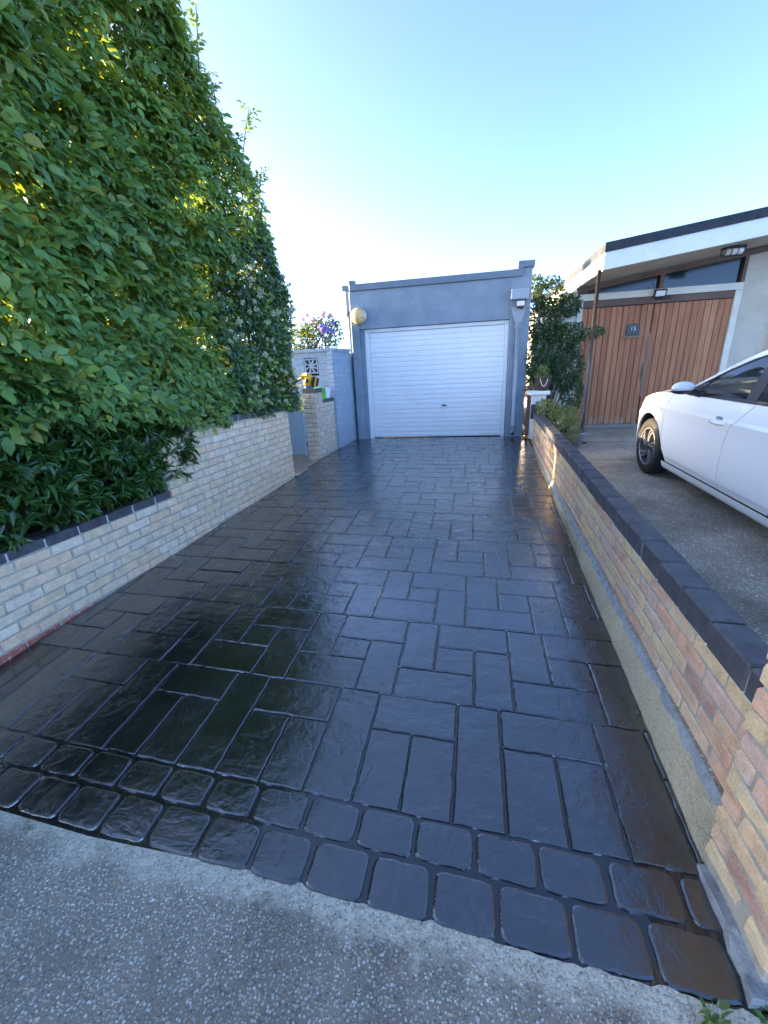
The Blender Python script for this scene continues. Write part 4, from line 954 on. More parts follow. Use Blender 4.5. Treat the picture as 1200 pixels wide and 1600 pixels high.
# ivy with cream flower heads at the far end
IV = thing('flowering_ivy', (-2.6, 4.9, 1.2), 'dark ivy with cream flower heads covering the far end of the hedge', 'ivy')
def ivy_pts(n, d0, d1):
    out = []
    while len(out) < n:
        y = rng.uniform(4.0, 5.56, n); z = rng.uniform(1.12, 3.2, n)
        ok = (z < ztop(y) - .05) & (y > 4.35 + .28 * np.sin(z * 2.3) + rng.normal(0, .12, n) + np.clip(z - 2.2, 0, 1) * .35) & (z > 1.15 + .05 * np.sin(9 * y))
        out += list(zip(y[ok], z[ok]))
    y, z = np.array(out[:n]).T; x = hface(y, z) + .015 - rng.uniform(d0, d1, n); return np.stack([x, y, z], 1)
acc = []
for n, d0, d1 in ((5200, -.03, .07), (3200, .06, .2)):
    P = ivy_pts(n, d0, d1); D, N = dirs(n, .35, .25, .75, .4); acc.append((P, D, N, rng.uniform(.035, .065, n)))
P, D, N, L = [np.concatenate(x) for x in zip(*acc)]
link('foliage', leaves_mesh('foliage', P, D, N, L, rng.uniform(.55, .8, len(P)), 'ivy_leaf'), IV)['kind'] = 'stuff'
heads = []
for k in range(4):
    b = MB()
    for j in range(26):
        v = Vector((rnd.gauss(0, 1), rnd.gauss(0, 1), rnd.gauss(0, 1))).normalized() * rnd.uniform(.018, .036); b.blob(v, .0085, j, .2, 3); b.tube([(0, 0, 0), v], .0012, 3, False)
    heads.append(mesh('flower_head', b.v, b.f, 'flower_cream'))
P = ivy_pts(400, -.07, -.035); P = P[(P[:, 2] < 2.75)]
pick = []
for p in P:
    if rng.random() < .25 + .5 * (p[2] < 1.7) and all(np.linalg.norm(p - q) > .07 for q in pick): pick.append(p)
for p in pick[:66]: link('flower_head', heads[rnd.randrange(4)], IV, tuple(p), (rnd.uniform(0, 6), rnd.uniform(0, 6), 0), (rnd.uniform(.5, 1.1),) * 3)

def blob_plant(name, loc, label, cat, blobs, n, size, wr, mat, stems=12, zbase=None, droop=.2, group=None):
    """leaves spread through uneven clumps (centre, radii)"""
    t = thing(name, loc, label, cat, group); acc = []; w = np.array([r[0] * r[1] * r[2] for _, r in blobs]) ** .67; w = w / w.sum()
    for (c, r), q in zip(blobs, w):
        k = max(20, int(n * q)); u = norm(rng.normal(0, 1, (k, 3))); rad = rng.uniform(.35, 1.05, k) ** .5; P = np.array(c) + u * np.array(r) * rad[:, None]
        acc.append((P, u + rng.normal(0, .6, (k, 3)) + np.array([0, 0, -droop]), u + np.array([0, -.3, .6]) + rng.normal(0, .4, (k, 3)), rng.uniform(size[0], size[1], k)))
    P, D, N, L = [np.concatenate(x) for x in zip(*acc)]
    link('foliage', leaves_mesh('foliage', P, D, N, L, np.full(len(P), wr), mat), t)['kind'] = 'stuff'
    b = MB(); zb = loc[2] if zbase is None else zbase
    for k in range(stems):
        c, r = blobs[k % len(blobs)]; e = Vector(c) + Vector((rnd.gauss(0, r[0] * .4), rnd.gauss(0, r[1] * .4), rnd.uniform(-.2, .6) * r[2])); s_ = Vector((loc[0] + rnd.uniform(-.05, .05), loc[1] + rnd.uniform(-.05, .05), zb)); mid_ = s_.lerp(e, .5) + Vector((rnd.gauss(0, .05), rnd.gauss(0, .05), .05))
        b.tube([s_, mid_, e], [.010, .007, .003], 5)
    b.build('stems', 'bark', t); return t
blob_plant('climbing_shrub', (1.35, 7.9, .36), 'dark green climbing shrub filling the gap between garage and bungalow', 'shrub',
    [((1.18, 7.9, 1.25), (.26, .22, .36)), ((1.40, 7.9, 1.75), (.36, .25, .42)), ((1.22, 8.1, 2.2), (.28, .25, .42)), ((1.62, 7.85, 1.45), (.26, .2, .38)), ((1.32, 8.3, 2.62), (.26, .22, .3)), ((1.60, 7.75, 1.95), (.24, .18, .2)), ((1.06, 8.2, 2.75), (.12, .15, .2)), ((1.70, 7.7, 1.05), (.16, .15, .35)), ((1.88, 7.55, 1.98), (.16, .1, .07)), ((1.1, 7.7, 1.6), (.18, .15, .3)), ((1.65, 8.2, 2.45), (.16, .15, .16))],
    12500, (.04, .075), .40, 'shrub_leaf', 26)
blob_plant('yellow_shrub', (1.36, 6.75, .35), 'low yellow-green variegated shrub growing behind the dark coping', 'shrub',
    [((1.22, 6.85, .86), (.17, .2, .16)), ((1.36, 6.65, .70), (.19, .18, .22)), ((1.42, 6.45, .62), (.15, .15, .20)), ((1.5, 6.7, .78), (.13, .13, .16)), ((1.13, 7.0, .92), (.10, .14, .10))], 2300, (.03, .055), .42, 'yellow_leaf', 14)
FB = blob_plant('flower_bush', (-2.75, 7.35, 1.85), 'bush with purple and pink flowers growing above the blue block wall', 'bush',
    [((-2.62, 7.4, 2.15), (.34, .22, .22)), ((-2.95, 7.45, 2.12), (.28, .2, .20)), ((-2.35, 7.4, 2.18), (.20, .2, .22)), ((-3.2, 7.5, 2.02), (.22, .2, .14)), ((-2.7, 7.5, 2.32), (.22, .18, .14)), ((-2.42, 7.35, 2.36), (.22, .15, .12)), ((-2.95, 7.45, 2.30), (.16, .15, .12))], 4600, (.035, .065), .32, 'bush_leaf', 26, 1.8, -.2)
fh = {}
for mat in ('flower_purple', 'flower_pink'):
    b = MB()
    for j in range(18):
        a = j * 2.4; e = Vector((math.cos(a) * .03, math.sin(a) * .03, .02 + .02 * (j % 3))); b.tube([(0, 0, 0), e], [.002, .002], 3, False); b.blob(e, .0125, j, .4, 4)
    fh[mat] = mesh('flower_head', b.v, b.f, mat)
for k, (x, y, z, mat, s_) in enumerate(((-2.42, 7.16, 2.27, 'flower_purple', 1.15), (-2.46, 7.15, 2.21, 'flower_purple', 1.0), (-2.36, 7.16, 2.23, 'flower_purple', .9), (-2.27, 7.2, 2.34, 'flower_purple', .8), (-2.38, 7.25, 2.50, 'flower_pink', 1.0), (-2.33, 7.25, 2.46, 'flower_pink', .9), (-2.43, 7.25, 2.45, 'flower_pink', .85), (-2.66, 7.3, 2.44, 'flower_pink', .85), (-2.60, 7.3, 2.41, 'flower_pink', 1.1), (-2.78, 7.35, 2.50, 'flower_pink', .9), (-2.85, 7.35, 2.44, 'flower_pink', .9), (-2.3, 7.2, 2.2, 'flower_purple', .8), (-2.5, 7.17, 2.28, 'flower_purple', .8))):
    link('flower_head', fh[mat], FB, (x, y, z), (R(60), 0, rnd.uniform(0, 6)), (s_,) * 3)

# ------------------------------------------------------------------ pedestal, pots, board behind the wall end
PD = thing('pedestal', (1.11, 7.32, .36), 'white painted masonry pedestal with flat cap at the far end of the low wall', 'pedestal')
b = MB(); b.box(1.01, 1.215, 7.22, 7.42, .36, 1.07, .006); b.build('pedestal_block', 'white_paint', PD)
b = MB(); b.box(.945, 1.265, 7.16, 7.48, 1.071, 1.135, .012); b.build('pedestal_cap', 'white_paint', PD)
b = MB(); b.box(.99, 1.10, 7.20, 7.219, .7, .93, .004); b.build('foot_brick', 'blue_brick', PD)
FPt = thing('flower_pot', (1.16, 7.32, 1.136), 'dark brown planter with pale chain pattern standing on the white pedestal', 'planter', None)
b = MB(); b.lathe([(.06, 0), (.085, .01), (.115, .10), (.125, .19), (.135, .20), (.135, .225), (.115, .225), (.11, .18)], (1.16, 7.32, 1.137), 20); b.build('pot', 'terracotta_dark', FPt, True)
b = MB(); b.tube([(1.16 + .118 * math.sin(a), 7.32 - .118 * math.cos(a) - .004, 1.137 + .20 - .13 * (1 - (a / .55) ** 2) * 1.0) for a in np.linspace(-.55, .55, 9)], .006, 5); b.build('chain', 'white_frame', FPt)
n = 130; u = norm(rng.normal(0, 1, (n, 3))); u[:, 2] = np.abs(u[:, 2]); P = np.array([1.15, 7.31, 1.35]) + u * np.array([.10, .1, .16]) * rng.uniform(.3, 1, n)[:, None]
link('pot_leaves', leaves_mesh('pot_leaves', P, u + rng.normal(0, .4, u.shape), u + np.array([0, -.4, .5]), rng.uniform(.04, .07, n), np.full(n, .5), 'weed_leaf'), FPt)
GPt = thing('flower_pot', (1.55, 6.62, .35), 'shallow grey bowl planter with a stone beside the canopy post', 'planter')
b = MB(); b.lathe([(.07, 0), (.10, .01), (.155, .19), (.168, .20), (.168, .225), (.145, .225), (.13, .17)], (1.55, 6.60, .348), 22); b.build('pot', 'grey_pot', GPt, True)
b = MB(); b.lathe([(.14, .19), (.001, .2)], (1.55, 6.60, .348), 14); b.build('potting_soil', 'soil', GPt)
n = 60; P = np.array([1.56, 6.66, .6]) + rng.normal(0, 1, (n, 3)) * np.array([.06, .05, .06]); link('pot_leaves', leaves_mesh('pot_leaves', P, rng.normal(0, 1, (n, 3)), rng.normal(0, 1, (n, 3)) + np.array([0, -.5, 1]), rng.uniform(.03, .05, n), np.full(n, .5), 'weed_leaf'), GPt)
b = MB(); b.tube([(1.60, 6.62, .55), (1.63, 6.62, .75), (1.66, 6.63, .93)], [.004, .004, .003], 4); b.build('dry_stem', 'grey_timber', GPt)
RK = MB().blob((1.50, 6.55, .615), (.085, .07, .065), 5, .22, 6).build('garden_rock', 'stone_grey'); tag(RK, 'rounded grey stone resting in the grey bowl planter', 'stone')
TB = MB().box(.975, 1.03, 7.60, 7.66, .34, 1.20, .004).build('timber_board', 'brown_timber'); tag(TB, 'dark brown board upright between garage corner and pedestal', 'board')
b = MB()
for k in range(40): b.blob((rnd.uniform(.92, 1.05), rnd.uniform(7.45, 7.62), zd(7.55) + rnd.uniform(0, .03)), rnd.uniform(.008, .025), k, .4, 4)
tag(b.build('garden_debris', 'dead_leaf'), kind='stuff')

# ------------------------------------------------------------------ tool and tub on the gate pillar
TS = thing('power_sander', (-2.46, 6.40, 1.353), 'yellow and black cordless power tool lying on the gate pillar', 'power tool')
def at(v, M): return [tuple(M @ Vector(p)) for p in v]
tz = 1.353
b = MB(); b.box(-2.53, -2.41, 6.34, 6.46, tz + .004, tz + .05, .012); b.build('base_block', 'tool_blue', TS)
b = MB(); M = Matrix.Translation((-2.60, 6.37, tz + .062)) @ Matrix.Rotation(R(5), 4, 'Y'); b.box(-.10, .11, -.06, .06, -.006, .006, .003, M); b.build('sole_plate', 'tool_steel', TS)
b = MB(); M = Matrix.Translation((-2.475, 6.39, tz + .135)) @ Matrix.Rotation(R(20), 4, 'Y'); q = MB().lathe([(.02, -.10), (.055, -.09), (.068, -.05), (.068, .03), (.058, .07), (.03, .085)], (0, 0, 0), 18, 'z'); b.add(at(q.v, M), q.f); b.build('motor_body', 'tool_yellow', TS, True)
b = MB(); b.tube([(-2.475, 6.36, tz + .21), (-2.53, 6.36, tz + .195), (-2.58, 6.36, tz + .165)], [.036, .034, .03], 10); b.build('grip', 'tool_yellow', TS, True)
b = MB(); b.tube([(-2.57, 6.36, tz + .17), (-2.63, 6.36, tz + .135), (-2.69, 6.36, tz + .10)], [.026, .02, .017], 9); b.build('dust_spout', 'tool_black', TS, True)
M = Matrix.Translation((-2.375, 6.39, tz + .10)) @ Matrix.Rotation(R(14), 4, 'Y')
MB().box(-.030, .012, -.05, .05, -.075, .075, .008, M).build('battery', 'tool_black', TS)
MB().box(.0125, .040, -.048, .048, -.07, .072, .008, M).build('battery_shell', 'tool_yellow', TS)
MB().box(.0405, .054, -.044, .044, -.06, .066, .006, M).build('battery_cap', 'tool_black', TS)
b = MB(); b.lathe([(.03, -.012), (.03, .01)], (-2.475, 6.315, tz + .12), 14, 'y'); b.build('side_knob', 'tool_black', TS, True)
TBx = thing('plastic_tub', (-2.30, 6.74, 1.177), 'small white plastic tub with a green lid strap on the lower step of the pillar', 'tub')
c_ = g0 + d * .46 + nn * .085
Mt = Matrix.Translation((c_.x, c_.y, 1.178)) @ Matrix.Rotation(math.atan2(d.y, d.x), 4, 'Z')
b = MB(); fr = MB(); frustum(fr, (0, .07), 0, .075, .14, .15, .092, .16); b.add(at(fr.v, Mt), fr.f); b.build('tub_body', 'tub_white', TBx)
b = MB().box(-.098, .098, -.10, .085, .1505, .163, .004, Mt).build('tub_rim', 'tub_white', TBx)
MB().box(-.135, -.103, -.10, .06, .0, .17, .006, Mt).build('green_box', 'tub_green', TBx)
MB().box(-.18, -.1355, -.06, .07, .10, .185, .008, Mt).build('green_lid', 'tub_green', TBx)

# blue bucket at the right edge
BK = thing('plastic_bucket', (1.64, 2.06, .28), 'pale blue plastic bowl on the forecourt beside the dark coping', 'bowl')
bz = zn(2.06)
b = MB(); b.lathe([(.11, 0), (.12, .005), (.15, .15), (.162, .155), (.162, .165), (.145, .165), (.115, .02), (.001, .018)], (1.64, 2.06, bz), 28, 'z', False); b.build('bowl_body', 'bucket_blue', BK, True)

# ------------------------------------------------------------------ parked car
CX = 1.955 + .872; CY = 5.10
CG = lambda yl: .325 + .015 * yl
CAR = thing('parked_car', (CX, CY - 1.2, .31), 'white hatchback parked facing the timber garage doors', 'car')
def cw(w, yl, hh, s): return (CX - s * w, CY + yl, CG(yl) + hh)
HP = [(.15, .815), (.20, .838), (.275, .848), (.30, .862), (.33, .868), (.45, .871), (.60, .869), (.70, .867), (.765, .874), (.785, .876), (.797, .860), (.86, .856), (.93, .838)]
def shoulder(yl): return float(np.interp(yl, [-3.25, -3.1, -2.6, -1.9, -1.2, -.7, -.35, 0, .25, .45, .62, .74, .80], [.86, .95, .965, .948, .935, .930, .925, .895, .83, .765, .69, .60, .50]))
def plan(yl):
    f = max(0, yl - .12) / .68; g_ = max(0, -2.55 - yl) / .70
    return -.42 * f ** 2.6 - .30 * g_ ** 2.6
def halfw(yl, hh):
    sh = shoulder(yl); t = hh * .93 / sh if sh < .93 and hh > .6 * sh else hh
    return float(np.interp(min(t, .93), [p[0] for p in HP], [p[1] for p in HP])) + plan(yl)
ARC = .37
def bottom(yl, base):
    for c in (0, -2.55):
        q = abs(yl - c)
        if q < ARC: return .31 + math.sqrt(ARC * ARC - q * q)
    return base
def patch(name, F, B_, base, s, ncol=24, nrow=14, mat='car_white', extra=(), top=shoulder, parent=CAR):
    """side panel between seam curves F(h) (front) and B_(h) (rear)"""
    cols = sorted(set(list(np.linspace(0, 1, ncol)) + list(extra)))
    v = []; f = []
    for sx in cols:
        y_m = F(.5) * (1 - sx) + B_(.5) * sx; hb = bottom(y_m, base)
        for r in range(nrow + 1):
            t = r / nrow; yt = F(.5) * (1 - sx) + B_(.5) * sx
            ht = top(yt); hh = hb + (ht - hb) * t
            yl = F(hh) * (1 - sx) + B_(hh) * sx
            v.append(cw(halfw(yl, hh), yl, hh, s))
        # inner return so the panel has thickness at its lower edge
    n = nrow + 1
    for i in range(len(cols) - 1):
        for r in range(nrow):
            q = (i * n + r, i * n + n + r, i * n + n + r + 1, i * n + r + 1); f.append(q if s > 0 else q[::-1])
    # returns: turn all four borders inwards 20 mm
    bd = [i * n for i in range(len(cols))] + [(len(cols) - 1) * n + r for r in range(1, n)] + [i * n + nrow for i in range(len(cols) - 2, -1, -1)] + [r for r in range(nrow - 1, 0, -1)]
    k = len(v); v += [(v[i][0] + s * .022, v[i][1], v[i][2]) for i in bd]
    for j in range(len(bd)):
        a, c = j, (j + 1) % len(bd); q = (bd[a], k + a, k + c, bd[c]); f.append(q if s > 0 else q[::-1])
    me = mesh(name, v, f, mat, True)
    try: me.set_sharp_from_angle(angle=R(13))
    except Exception: pass
    return link(name, me, parent)
ip = lambda pts: (lambda hh: float(np.interp(hh, [p[0] for p in pts], [p[1] for p in pts])))
S1 = [(.2, -.43), (.27, -.425), (.5, -.36), (.68, -.335), (.80, -.35), (.93, -.42)]
S2 = [(.2, -1.475), (.26, -1.466), (.4, -1.44), (.615, -1.435), (.72, -1.46), (.79, -1.51), (.86, -1.59), (.935, -1.665)]
S3 = [(.2, -2.08), (.27, -2.10), (.40, -2.16), (.62, -2.30), (.8, -2.42), (.95, -2.5)]
sh_ = lambda pts, e: [(a, b_ + e) for a, b_ in pts]
g_ = .0042
for s in (1, -1):
    ex = [(.80 - y) / (.80 + .40) for y in (ARC * .999, ARC * 1.001, -ARC * .999, .33, .35, .36, -.33, -.35)]
    fd = patch('front_fender', lambda hh: .80, ip(sh_(S1, g_)), .20, s, 40, 16, extra=[e for e in ex if 0 < e < 1])
    dr_ = patch('front_door', ip(sh_(S1, -g_)), ip(sh_(S2, g_)), .255, s, 20, 26)
    d2 = patch('rear_door', ip(sh_(S2, -g_)), ip(sh_(S3, g_)), .255, s, 18, 26)
    ex = [((-2.08) - y) / 1.15 for y in (-2.18, -2.1801, -2.9199, -2.92, -2.21, -2.2, -2.9)]
    patch('rear_quarter', ip(sh_(S3, -g_)), lambda hh: -3.23, .22, s, 40, 16, extra=[e for e in ex if 0 < e < 1])
    # sill
    v = []; f = []
    pr = [(.245, .849), (.235, .846), (.205, .842), (.175, .828), (.15, .79), (.15, .6)]
    yy = np.linspace(-.40, -2.16, 8)
    for yl in yy: v += [cw(w, yl, hh, s) for hh, w in pr]
    n = len(pr); f = [(i * n + r, i * n + r + 1, i * n + n + r + 1, i * n + n + r) for i in range(len(yy) - 1) for r in range(n - 1)]
    mesh_ = mesh('sill', v, f if s < 0 else [q[::-1] for q in f], 'car_white', True); link('sill', mesh_, CAR)
    # door handles
    for (y0, y1, par) in ((-1.22, -1.40, dr_), (-1.98, -2.16, d2)):
        b = MB(); b.tube([cw(.868, y0, .765, s), cw(.893, y0 - .03, .767, s), cw(.895, (y0 + y1) / 2, .768, s), cw(.893, y1 + .03, .767, s), cw(.868, y1, .765, s)], [.012, .014, .015, .014, .012], 8); b.build('door_handle', 'car_white', par, True)
        b = MB(); b.blob(cw(.866, (y0 + y1) / 2 - .0, .80, s), (.006, .05, .017), 3, 0, 8); b.build('recess_shade', 'grey_pot', par, True)  # grey bulge painted for the shade in the handle hollow
    # side glass, pillars
    RL = [(-.42, .935, .80), (-.60, .985, .785), (-.80, 1.085, .735), (-1.05, 1.20, .69), (-1.3, 1.288, .662), (-1.55, 1.345, .648), (-1.9, 1.385, .638), (-2.3, 1.395, .632), (-2.7, 1.365, .625), (-3.0, 1.27, .63), (-3.2, 1.12, .67)]
    yl_ = [p[0] for p in RL]
    rh = lambda y: float(np.interp(-y, [-q for q in yl_], [p[1] for p in RL])); rw = lambda y: float(np.interp(-y, [-q for q in yl_], [p[2] for p in RL]))
    def gpoint(y, t, dw=0.0):      # t 0 at belt, 1 at roof rail
        hb, wb = shoulder(y), halfw(y, shoulder(y)) - .012; return cw(wb + (rw(y) - wb) * t + dw + .018 * math.sin(math.pi * t), y, hb + (rh(y) - hb) * t, s)
    def gpatch(name, ys_, t0, t1, mat, dw, parent=CAR, nr=6):
        v = []; f = []; n = nr + 1
        for y in ys_:
            a = t0(y) if callable(t0) else t0; c = t1(y) if callable(t1) else t1
            v += [gpoint(y, a + (c - a) * r / nr, dw) for r in range(n)]
        for i in range(len(ys_) - 1):
            for r in range(nr): q = (i * n + r, i * n + n + r, i * n + n + r + 1, i * n + r + 1); f.append(q if s > 0 else q[::-1])
        return link(name, mesh(name, v, f, mat, True), parent)
    tt = lambda off: (lambda y: max(.02, 1 - off / max(.02, rh(y) - shoulder(y))))
    gpatch('roof_rail', np.linspace(-.44, -3.2, 50), tt(.042), 1.0, 'car_white', .004)
    gpatch('window_seal', np.linspace(-.60, -2.75, 40), tt(.058), tt(.0425), 'black_plastic', .002, nr=2)
    gpatch('window_seal', np.linspace(-.60, -2.75, 30), 0.0, lambda y: .022 / max(.03, rh(y) - shoulder(y)), 'black_plastic', .004, nr=2)
    lo = lambda y: min(.5, .023 / max(.03, rh(y) - shoulder(y)))
    gpatch('corner_trim', np.linspace(-.60, -.78, 6), lo, tt(.058), 'black_plastic', .001)
    gpatch('front_window', np.linspace(-.785, -1.50, 20), lo, tt(.058), 'car_glass', -.002)
    gpatch('centre_pillar', np.linspace(-1.505, -1.63, 5), lo, tt(.058), 'black_plastic', .001)
    gpatch('rear_window', np.linspace(-1.635, -2.42, 16), lo, tt(.058), 'car_glass', -.002)
    gpatch('rear_pillar', np.linspace(-2.425, -3.2, 16), 0.0, tt(.04), 'car_white', .0)
    b = MB(); b.tube([gpoint(-.84, .12, .004), gpoint(-.94, tt(.06)(-.94), .004)], .008, 5); b.build('window_divider', 'black_plastic', CAR)
    # mirror
    mc = Vector(cw(.985, -.90, 1.005, s))
    b = MB(); b.blob((mc.x, mc.y, mc.z + .008), (.092, .055, .050), 2, 0, 14)
    b.v = [(p[0], p[1], max(p[2], mc.z - .022)) for p in b.v]; mo = b.build('wing_mirror', 'car_white', CAR, True)
    b = MB(); b.blob((mc.x, mc.y, mc.z - .012), (.101, .058, .040), 2, 0, 12); b.v = [(p[0], p[1], min(p[2], mc.z - .018)) for p in b.v]; b.tube([(mc.x + s * .05, mc.y - .01, mc.z - .03), (CX - s * .815, mc.y + .02, mc.z - .055)], [.03, .035], 8); b.build('mirror_base', 'black_plastic', mo, True)
    # wheels
    for yc in (0, -2.55):
        wx = CX - s * .862; cz = CG(yc) + .31
        wh = thing  # wheel: tyre > rim
        b = MB(); prof = [(.215, -.19), (.27, -.195), (.300, -.18), (.310, -.15), (.310, -.05), (.302, -.022), (.285, -.008), (.255, 0), (.225, -.004), (.208, -.014), (.205, -.03)]
        b.lathe([(r_, -s * (x_)) for r_, x_ in prof], (wx, CY + yc, cz), 44, 'x', False); ty = b.build('wheel', 'rubber', CAR, True)
        b = MB(); b.lathe([(.206, s * .012), (.198, s * .014), (.192, s * .022), (.186, s * .06), (.06, s * .065), (.001, s * .065)], (wx, CY + yc, cz), 40, 'x', False); b.build('rim', 'alloy_dark', ty, True)
        b = MB(); b.lathe([(.207, s * .011), (.200, s * .008), (.194, s * .014)], (wx, CY + yc, cz), 40, 'x', False); b.build('rim_edge', 'alloy_bright', ty, True)
        for k in range(10):
            a0 = 2 * math.pi * (k // 2) / 5 + (.32 if k % 2 else 0); sp = []
            for r_, da in ((.045, 0), (.10, .10), (.15, .28), (.194, .52)):
                w_ = .006 + .038 * r_ * (1 if k % 2 else .7)
                a = a0 + da * 1.0; c0 = Vector((0, math.cos(a), math.sin(a))); tg = Vector((0, -math.sin(a), math.cos(a))); sp.append((c0 * r_ - tg * w_, c0 * r_ + tg * w_))
            v = []
            for lft, rgt in sp:
                for p in (lft, rgt): v.append((wx + s * .020, CY + yc + p.y, cz + p.z))
            for lft, rgt in sp:
                for p in (lft, rgt): v.append((wx + s * .05, CY + yc + p.y * 1.0, cz + p.z))
            f = [(2 * i, 2 * i + 1, 2 * i + 3, 2 * i + 2) for i in range(3)] + [(2 * i, 2 * i + 2, 10 + 2 * i, 8 + 2 * i) for i in range(3)] + [(2 * i + 1, 9 + 2 * i, 11 + 2 * i, 2 * i + 3) for i in range(3)]
            link('spoke', mesh('spoke', v, f, 'alloy_bright'), ty)
        b = MB(); b.lathe([(.05, s * .03), (.045, s * .018), (.001, s * .016)], (wx, CY + yc, cz), 16, 'x', False); b.build('hub_cap', 'alloy_dark', ty, True)
        # arch liner
        v = []; f = []; aa = np.linspace(-.25, math.pi + .25, 22)
        for a in aa: v += [(CX - s * (.845 + plan(yc + ARC * math.cos(a))), CY + yc + (ARC + .004) * math.cos(a), cz + (ARC + .004) * math.sin(a)), (CX - s * .60, CY + yc + (ARC + .004) * math.cos(a), cz + (ARC + .004) * math.sin(a))]
        f = [(2 * i, 2 * i + 2, 2 * i + 3, 2 * i + 1) for i in range(len(aa) - 1)]; link('arch_liner', mesh('arch_liner', v, f, 'black_plastic', True), CAR)
# bonnet, windscreen, roof, tailgate spanning both sides
def span(name, ys_, edge, crown, mat, nx=13):
    v = []; f = []
    for y in ys_:
        w, hh = edge(y)
        for k in range(nx):
            q = -1 + 2 * k / (nx - 1); v.append((CX - w * q, CY + y, CG(y) + hh + crown(y) * (1 - abs(q) ** 2.4)))
    for i in range(len(ys_) - 1):
        for k in range(nx - 1): f.append((i * nx + k, i * nx + k + 1, i * nx + nx + k + 1, i * nx + nx + k))
    return link(name, mesh(name, v, f, mat, True), CAR)
span('bonnet', np.linspace(.80, -.40, 26), lambda y: (halfw(y, shoulder(y)) - .001, shoulder(y) + .001), lambda y: .075 * min(1, max(.0, (.86 - y) / .5)), 'car_white')
def nose():
    v = []; f = []; nx = 15; prof = [(.80, .50), (.84, .45), (.86, .36), (.85, .26), (.80, .18)]
    for y, hh in prof:
        for k in range(nx):
            q = -1 + 2 * k / (nx - 1); w = halfw(.80, .5); v.append((CX - w * q, CY + .80 + (y - .80 + .06) * (1 - abs(q) ** 3), CG(.8) + hh))
    for i in range(len(prof) - 1):
        for k in range(nx - 1): f.append((i * nx + k, i * nx + nx + k, i * nx + nx + k + 1, i * nx + k + 1))
    link('front_bumper', mesh('front_bumper', v, f, 'car_white', True), CAR)
nose()
span('windscreen', np.linspace(-.36, -1.28, 12), lambda y: (rw(min(y, -.42)) - .002, float(np.interp(y, [-1.28, -.42, -.36], [rh(-1.28), .94, .925])) if False else max(rh(min(y, -.42)) - .004, .92)), lambda y: float(np.interp(y, [-1.28, -.36], [.055, .06])), 'car_glass')
span('roof', np.linspace(-1.285, -3.0, 20), lambda y: (rw(y), rh(y)), lambda y: .055, 'car_white')
span('tailgate', np.linspace(-3.0, -3.2, 5), lambda y: (rw(y), rh(y)), lambda y: .05, 'car_glass')
b = MB(); b.box(CX - .60, CX + .60, CY - 3.28, CY - 3.20, CG(-3.2) + .22, CG(-3.2) + 1.0, .04); b.build('rear_panel', 'car_white', CAR)
b = MB(); b.box(CX - .78, CX + .78, CY - 3.1, CY + .30, CG(0) + .16, CG(0) + .24, .02); b.build('underbody', 'black_plastic', CAR)
b = MB(); b.box(CX - .80, CX + .80, CY - 2.12, CY - .44, CG(0) + .24, CG(0) + .30, .02); b.box(CX - .79, CX + .79, CY - .80, CY - .45, CG(0) + .3, CG(0) + .90, .05); b.box(CX - .80, CX - .78, CY - 2.1, CY - .5, CG(0) + .28, CG(0) + .90, .006); b.box(CX + .78, CX + .80, CY - 2.1, CY - .5, CG(0) + .28, CG(0) + .90, .006); b.build('interior_trim', 'seat_fabric', CAR)
for xx in (-.37, .37):
    b = MB(); M = Matrix.Translation((CX + xx, CY - 1.72, CG(-1.7) + .72)) @ Matrix.Rotation(R(18), 4, 'X'); b.box(-.25, .25, -.06, .06, -.32, .30, .05, M); b.box(-.13, .13, -.045, .045, .33, .52, .04, M); b.box(CX + xx - .25, CX + xx + .25, CY - 1.7, CY - 1.2, CG(-1.4) + .34, CG(-1.4) + .5, .04); b.build('seat', 'seat_fabric', CAR)
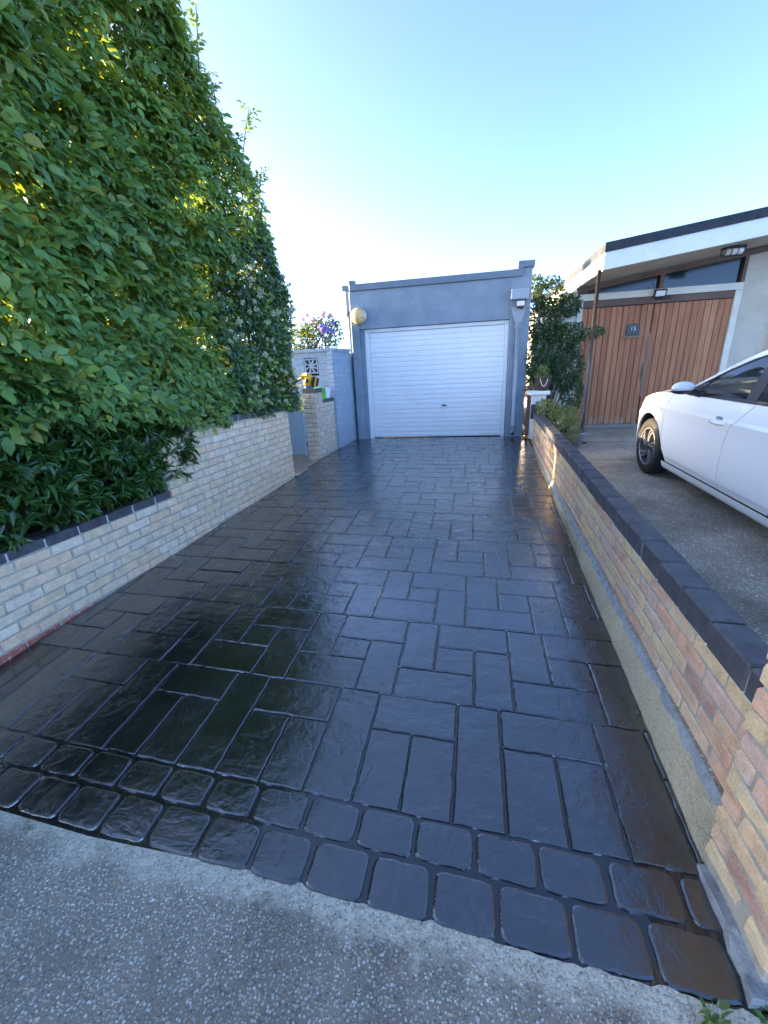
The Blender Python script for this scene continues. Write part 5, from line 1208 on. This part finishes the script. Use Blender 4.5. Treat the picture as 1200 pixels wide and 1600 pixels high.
b = MB(); q = [(CX + .37 + .18 * math.cos(a), CY - 1.0 + .07 * math.sin(a), CG(-1) + .86 + .165 * math.sin(a)) for a in np.linspace(0, 2 * math.pi, 24)]; b.tube(q, .015, 6, False); b.build('steering_wheel', 'black_plastic', CAR, True)
b = MB(); b.box(CX - .14, CX + .02, CY - .80, CY - .77, CG(-.8) + 1.22, CG(-.8) + 1.28, .01); b.build('rear_view_mirror', 'black_plastic', CAR)

# ------------------------------------------------------------------ small plants and litter
def weed(loc, label, n, spread, L, mat='weed_leaf'):
    t = thing('weed', loc, label, 'weed', 'weeds along the edge of the drive')
    P = np.array(loc) + np.concatenate([rng.normal(0, spread, (n, 2)), rng.uniform(.002, .02, (n, 1))], 1); D = np.concatenate([rng.normal(0, 1, (n, 2)), rng.uniform(.1, 1.0, (n, 1))], 1)
    link('weed_leaves', leaves_mesh('weed_leaves', P, D, np.tile([0, 0, 1.], (n, 1)) + rng.normal(0, .3, (n, 3)), rng.uniform(L * .5, L, n), rng.uniform(.2, .5, n), mat), t)
    b = MB()
    for k in range(8):
        a = rnd.uniform(0, 6.28); b.tube([(loc[0], loc[1], loc[2]), (loc[0] + math.cos(a) * L * .7, loc[1] + math.sin(a) * L * .7, loc[2] + L * rnd.uniform(.1, .8))], [.0016, .0008], 3, False)
    b.build('weed_stalks', 'grey_timber', t)
weed((.655, .700, -.016), 'small broad-leaved weed at the near corner of the black drive', 16, .014, .05)
weed((.81, .74, -.03), 'straggly grass weed at the foot of the right brick pillar', 34, .025, .06)
weed((-1.66, .80, -.016), 'tiny moss tuft on the pale concrete strip at the left', 60, .014, .012)
v = LT * np.array([.4, 1, 1.6]); FLf = mesh('fallen_leaf', v * .11, LFc, 'dead_leaf', True); o = link('fallen_leaf', FLf, None, (xl(2.86) - .03, 2.80, .672), (0, R(6), R(-15))); tag(o, 'dry orange leaf lying on the dark coping beneath the shrub', 'leaf')
print('objects', len(bpy.data.objects), 'tris', sum(len(o.data.polygons) for o in bpy.data.objects if o.type == 'MESH'))
